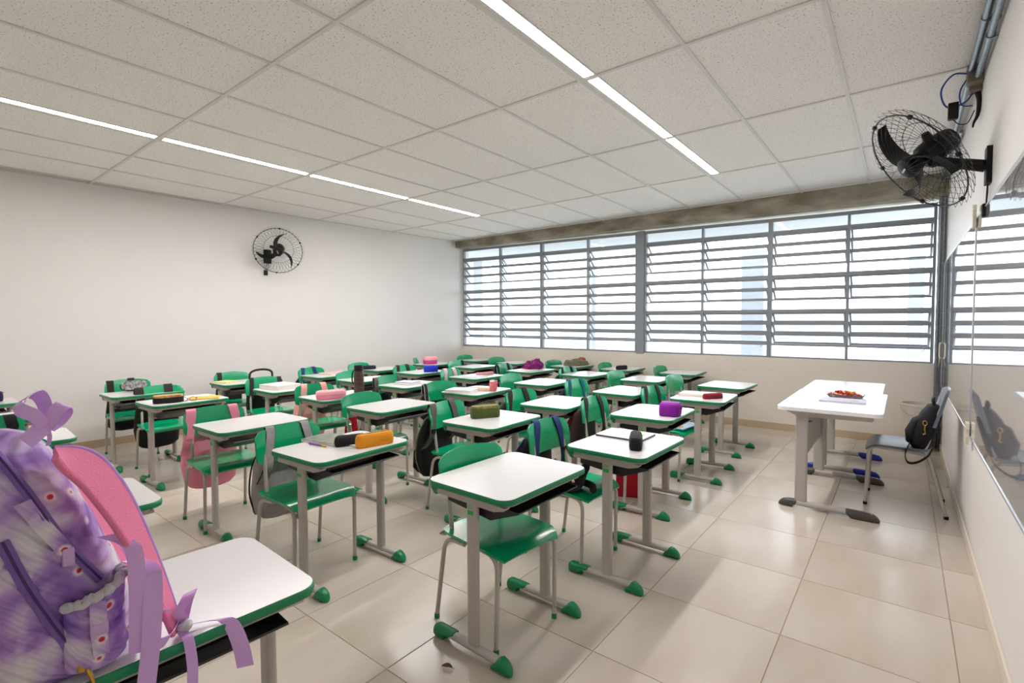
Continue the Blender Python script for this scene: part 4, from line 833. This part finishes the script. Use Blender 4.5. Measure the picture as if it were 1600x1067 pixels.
o = pouch('pink and magenta large pencil case near the far corner', -6.000, 5.500, 70, .22, .13, .115, 'fab_magenta', seed=15, upper='fab_softpink')
book('pale yellow printed papers near the rear wall', -6.080, 2.450, 20, .22, .20, .010, 'paleyellow', name='paper_sheets', cat='papers')
book('brown paper stack near the rear wall', -5.880, 3.720, 4, .26, .34, .020, 'wood_cover', top='pinkish', name='paper_sheets', cat='papers')
pouch('dark flat pencil case on desk beyond the tall bottle', -6.080, 4.370, 70, .22, .11, .05, 'fab_deepnavy', seed=16)
pouch('dark navy rounded pencil case by the rear wall', -6.230, .560, 80, .22, .12, .085, 'fab_navycase', seed=17, soft=.3)
# small things under and on the seats
def redbag(lab, x, y, z, rz, L, Wd, H, m_):
    o = empty('cloth_bag', (x, y, z), rz); m = MB(); m.loft([(0, 0, 0, L * .46, Wd * .4, 4), (.02, 0, 0, L * .5, Wd * .5, 4), (H * .7, 0, 0, L * .48, Wd * .42, 4), (H, 0, 0, L * .42, Wd * .2, 4)], n=24); m.wrinkle(.008, 12, 4); m.build('bag_body', m_, o, smooth=60)
    m = MB(); m.ribbon(bez([(-L * .25, 0, H - .01), (-L * .2, 0, H + .06), (0, 0, H + .08), (L * .2, 0, H + .06), (L * .25, 0, H - .01)]), (0, 1, 0), .02, .004); m.build('handle', m_, o)
    return tag(o, lab, 'bag')
redbag('crimson red bag standing on the floor under the purple case desk', -1.665, 3.675, .001, .45, .27, .12, .30, 'fab_red')
redbag('red bag standing on floor behind the plain middle chair', -4.330, 2.905, .001, 1.3, .13, .08, .44, 'fab_red')
o = redbag('red pouch pushed into the book tray behind the purple backpack', -2.330, .470, .607, 1.5, .26, .10, .045, 'fab_red')
o = empty('folder', (0, 0, 0)); px, py, t = CH['D4']; o.location = (px + .05, py + .02, .443); o.rotation_euler = (0, 0, t); MB().prism(rrect(.135, .17, .02), 'z', 0, .010).build('folder_cover', 'sky_folder', o); MB().prism(rrect(.04, .035, .015, cx=.06, cy=-.11), 'z', .010, .0108).build('orange_print', 'orange', o); tag(o, 'pale blue folder with orange print lying on a chair seat', 'folder')
# plush toy
px, py, t = CH['D2']; o = empty('plush_toy', (-1.450, 2.385, .437), math.radians(-70))
m = MB(); m.uvsphere((0, 0, .060), .075, n=22, m=14, sc=(1.1, 1.0, .80)); m.wrinkle(.006, 40, 2); m.build('head', 'plush_black', o, smooth=80)
for s in (-1, 1):
    m = MB(); m.loft([(0, 0, 0, .020, .030), (.05, 0, 0, .014, .024), (.085, 0, 0, .004, .006)], n=14); m.xf(Matrix.Translation((-.0, s * .055, .10)) @ Matrix.Rotation(-s * .55, 4, 'X')); m.build('ear', 'plush_black', o, smooth=70)
    m = MB(); m.uvsphere((.074, s * .024, .078), .0075, n=12, m=8); e_ = m.build('eye', 'eye_white', o, smooth=80); m = MB(); m.uvsphere((.0805, s * .024 + .001, .078), .0036, n=10, m=6); m.build('pupil', 'black_plastic', e_, smooth=80)
m = MB(); m.uvsphere((-.10, 0, .055), .07, n=20, m=12, sc=(1.2, .95, .75)); m.wrinkle(.006, 40, 4); m.build('torso', 'plush_black', o, smooth=80)
for s in (-1, 1): m = MB(); m.tube(bez([(-.08, s * .05, .03), (-.03, s * .11, .03), (.02, s * .125, .022)]), .020, n=10); m.build('arm', 'plush_black', o, smooth=80)
tag(o, 'black plush animal toy with white eyes lying on a green seat', 'plush toy')
# litter
def leaf(lab, x, y, rz, L):
    o = empty('dry_leaf', (x, y, .001), rz); m = MB(); m.sheet(lambda u, v: (L * (u - .5), (v - .5) * L * .55 * math.sin(PI * min(1, u * 1.02)) ** .8, .004 + .012 * abs(v - .5) + .004 * math.sin(3 * u)), 8, 4, .0008); m.build('blade', 'leaf_brown', o, smooth=60); m = MB(); m.tube([(L * .45, 0, .004), (L * .7, .004, .003)], .0008, n=5); m.build('stalk', 'leaf_brown', o); return tag(o, lab, 'leaf')
leaf('curled dry brown leaf on the floor by the nearest desk foot', -1.410, 1.367, .4, .045)
leaf('thin dry leaf on the floor left of the large empty desk', -2.340, 2.252, 1.2, .06)

# ------------------------------------------------------------------ the big purple backpack on the nearest desk
bp = empty('large_backpack', (-1.37, .17, DZ))
O = Vector((-1.37, .17, DZ))
m = MB(); m.loft([(.003, -.005, .030, .125, .115, 3.6), (.03, 0, .030, .140, .128, 3.4), (.14, 0, .014, .150, .130, 3.2), (.25, 0, -.012, .150, .124, 3), (.33, 0, -.030, .145, .110, 2.8), (.40, 0, -.040, .132, .094, 2.6), (.440, 0, -.040, .110, .074, 2.4), (.468, 0, -.034, .068, .046, 2.2), (.480, 0, -.030, .020, .016, 2)], n=48)
bmesh.ops.subdivide_edges(m.bm, edges=m.bm.edges[:], cuts=1, use_grid_fill=True, smooth=.6)
m.wrinkle(.010, 7, 3).wrinkle(.004, 22, 5); m.bm.normal_update(); tree = BVHTree.FromBMesh(m.bm)
m.build('main_body', 'tiedye', bp, smooth=80)
def snap(y, z, off=0.0):
    """point on the aisle side of the body at world y, z"""
    p = Vector((y - O.y, 0, z - O.z)); h = tree.ray_cast(Vector((.6, y - O.y, z - O.z)), Vector((-1, 0, 0)))
    if h[0] is None: h = tree.find_nearest(Vector((.10, y - O.y, z - O.z)))
    return h[0] + h[1] * off
def zipper(name, pts):
    P = [snap(y, z, .003) for y, z in [(q.y, q.z) for q in bez([(0, y, z) for y, z in pts], 6)]]
    m = MB(); m.tube(P, .0095, n=8, flat=.45); zo = m.build(name, 'bag_zip', bp, smooth=70)
    m = MB(); m.tube([p + Vector((.0045, 0, .001)) for p in P], .0022, n=6); m.build('zip_teeth', 'zip_dark', zo, smooth=60)
    return P
zipper('zip_tape', [(.118, 1.165), (.139, 1.125), (.173, 1.048), (.205, .975), (.255, .885)])
# front compartment
m = MB(); m.loft([(.01, 0, -.10, .12, .045, 3), (.05, 0, -.112, .135, .058, 2.8), (.16, 0, -.135, .135, .055, 2.6), (.25, 0, -.140, .12, .040, 2.4), (.285, 0, -.130, .09, .016, 2.2)], n=40); m.wrinkle(.008, 9, 8); fo = m.build('front_pocket', 'tiedye', bp, smooth=80)
zipper('zip_tape', [(.122, 1.010), (.148, .925), (.180, .840), (.205, .780), (.225, .735)])
m = MB(); p = snap(.222, .742, .014); m.box(p - Vector((.006, .010, .016)), p + Vector((.004, .010, .012)), bev=.003); m.tube([p + Vector((.004, .004, -.012)), p + Vector((.010, .010, -.034)), p + Vector((.008, .012, -.05))], .004, n=6); m.build('zip_pull', 'gold', bp, smooth=50)
# side pocket with gathered elastic rim
def pk(u, v):
    y = .198 + .092 * u; z = .735 + (.855 + .022 * u - .735) * v; q = snap(y, z, .004 + .030 * math.sin(PI * u) ** .6 * (.55 + .45 * v) + .003 * math.sin(u * 38) * v ** 6)
    return q
m = MB(); m.sheet(pk, 26, 12, .004); po = m.build('side_pocket', 'tiedye', bp, smooth=80)
m = MB(); m.tube([pk(k / 44, 1) + Vector((.002, 0, .004 + .0025 * math.sin(k * 1.9))) for k in range(45)], [.0085 + .0022 * math.sin(k * 1.9) for k in range(45)], n=8); m.build('elastic_rim', 'elastic', po, smooth=70)
m = MB(); p = pk(.45, .55); m.box(p + Vector((.004, -.014, -.012)), p + Vector((.012, .014, .012)), bev=.003); m.build('buckle', 'bag_buckle', po, smooth=40)
m = MB(); m.ribbon(bez([pk(.40, .98) + Vector((.006, 0, 0)), pk(.43, .75) + Vector((.007, 0, 0)), pk(.45, .5) + Vector((.007, 0, 0)), pk(.5, .1) + Vector((.006, 0, 0))]), (0, 1, -.2), .026, .003); m.build('compression_strap', 'tiedye', po, smooth=60)
m = MB(); p = snap(.205, .955, .008); m.box(p - Vector((.003, .009, .018)), p + Vector((.006, .009, .016)), bev=.003); m.build('tab_buckle', 'bag_buckle', bp, smooth=40)
m = MB(); m.ribbon(bez([snap(.150, 1.07, .006), snap(.175, 1.02, .008), snap(.195, .98, .010), snap(.204, .958, .008)]), (0, 1, .3), .024, .004); m.build('tab_strap', 'tiedye', bp, smooth=60)
# top grab handle
m = MB(); m.ribbon(bez([Vector((.03, -.06, .452)), Vector((.05, -.085, .462)), Vector((.05, -.11, .445)), Vector((.035, -.13, .41))]), (1, 0, 0), .05, .014); m.build('grab_handle', 'fab_maroon', bp, smooth=70)
# padded shoulder straps: pink inner face, lilac outer edge
E1 = [(-1.25, .198, 1.152), (-1.25, .235, 1.144), (-1.25, .267, 1.117), (-1.25, .298, 1.059), (-1.25, .321, .996), (-1.25, .351, .892), (-1.25, .375, .795), (-1.245, .389, .724)]
E2 = [(-1.20, .191, 1.146), (-1.20, .203, 1.123), (-1.20, .229, 1.085), (-1.20, .254, 1.037), (-1.20, .279, .983), (-1.20, .302, .925), (-1.20, .331, .845), (-1.215, .370, .722)]
def padded(E1, E2, th, name, shift=Vector((0, 0, 0))):
    A = [p - O + shift for p in bez(E1, 6)]; B_ = [p - O + shift for p in bez(E2, 6)]; n = len(A)
    def fn(u, v): i = round(u * (n - 1)); return A[i].lerp(B_[i], v)
    so = MB().sheet(fn, n - 1, 6, th).build(name, 'pink_foam', bp, smooth=70)
    m = MB(); m.tube(A, th * .62, n=8); m.build('strap_piping', 'fab_lilac', so, smooth=70)
    m = MB(); m.tube(B_, th * .5, n=8); m.build('strap_piping', 'pink_foam', so, smooth=70)
padded(E1, E2, .013, 'shoulder_strap')
E3 = [(-1.50, .200, 1.120), (-1.50, .255, 1.065), (-1.49, .30, .98), (-1.48, .34, .86), (-1.47, .375, .735)]
E4 = [(-1.46, .190, 1.105), (-1.455, .235, 1.040), (-1.45, .278, .955), (-1.445, .318, .84), (-1.44, .36, .73)]
padded(E3, E4, .012, 'shoulder_strap')
def rib(pts, wd, w, name='ribbon', m_='ribbon', parent=None):
    return MB().ribbon([Vector(p) - O for p in bez(pts, 5)], wd, w, .0016).build(name, m_, parent or bp, smooth=70)
rib([(-1.245, .270, .965), (-1.205, .292, .955), (-1.185, .300, .935), (-1.180, .301, .86), (-1.182, .298, .735)], (.35, .94, 0), .028, 'webbing')
rib([(-1.235, .305, .905), (-1.190, .322, .900), (-1.172, .325, .87), (-1.168, .318, .76), (-1.168, .303, .64)], (.35, .94, .0), .032, 'webbing')
# satin bow at the top of the strap
rib([(-1.25, .187, 1.198), (-1.235, .172, 1.222), (-1.235, .152, 1.238), (-1.25, .160, 1.252), (-1.265, .180, 1.258), (-1.262, .190, 1.236), (-1.255, .188, 1.205)], [(.25, .45, .85)] * 12 + [(.3, .75, .6)] * 19, .024, 'ribbon_loop')
rib([(-1.25, .188, 1.198), (-1.240, .198, 1.222), (-1.242, .213, 1.236), (-1.262, .219, 1.222), (-1.265, .208, 1.204), (-1.252, .190, 1.194)], (.25, .80, -.55), .024, 'ribbon_loop')
rib([(-1.25, .187, 1.200), (-1.240, .172, 1.188), (-1.235, .158, 1.176)], (.2, .65, -.75), .028, 'ribbon_tail')
rib([(-1.248, .187, 1.205), (-1.245, .192, 1.180), (-1.25, .190, 1.162)], (.3, .95, .1), .007, 'ribbon_tail')
# bow at the foot of the strap, its tails over the desk edge
rib([(-1.225, .388, .735), (-1.215, .380, .765), (-1.205, .392, .793), (-1.225, .408, .797), (-1.24, .404, .765), (-1.23, .392, .735)], (.4, .85, .30), .026, 'ribbon_loop')
rib([(-1.225, .378, .735), (-1.200, .355, .726), (-1.180, .328, .738), (-1.178, .320, .765), (-1.195, .335, .785), (-1.215, .360, .770)], (.25, .45, .85), .028, 'ribbon_loop')
rib([(-1.225, .390, .728), (-1.23, .425, .7165), (-1.215, .455, .7150), (-1.198, .470, .7135), (-1.183, .480, .692), (-1.172, .490, .645), (-1.165, .494, .605)], (.50, .86, .0), .034, 'ribbon_tail')
rib([(-1.220, .385, .728), (-1.205, .388, .717), (-1.190, .390, .712), (-1.178, .392, .66), (-1.172, .388, .60)], (.3, .9, 0), .020, 'ribbon_tail')
m = MB(); m.uvsphere(Vector((-1.215, .392, .732)) - O, .014, n=14, m=8, sc=(1, 1.1, .9)); m.wrinkle(.004, 60, 2); m.build('bow_knot', 'elastic', bp, smooth=70)
tag(bp, 'large lilac tie-dye backpack with pink straps and satin ribbons on the nearest desk', 'backpack')
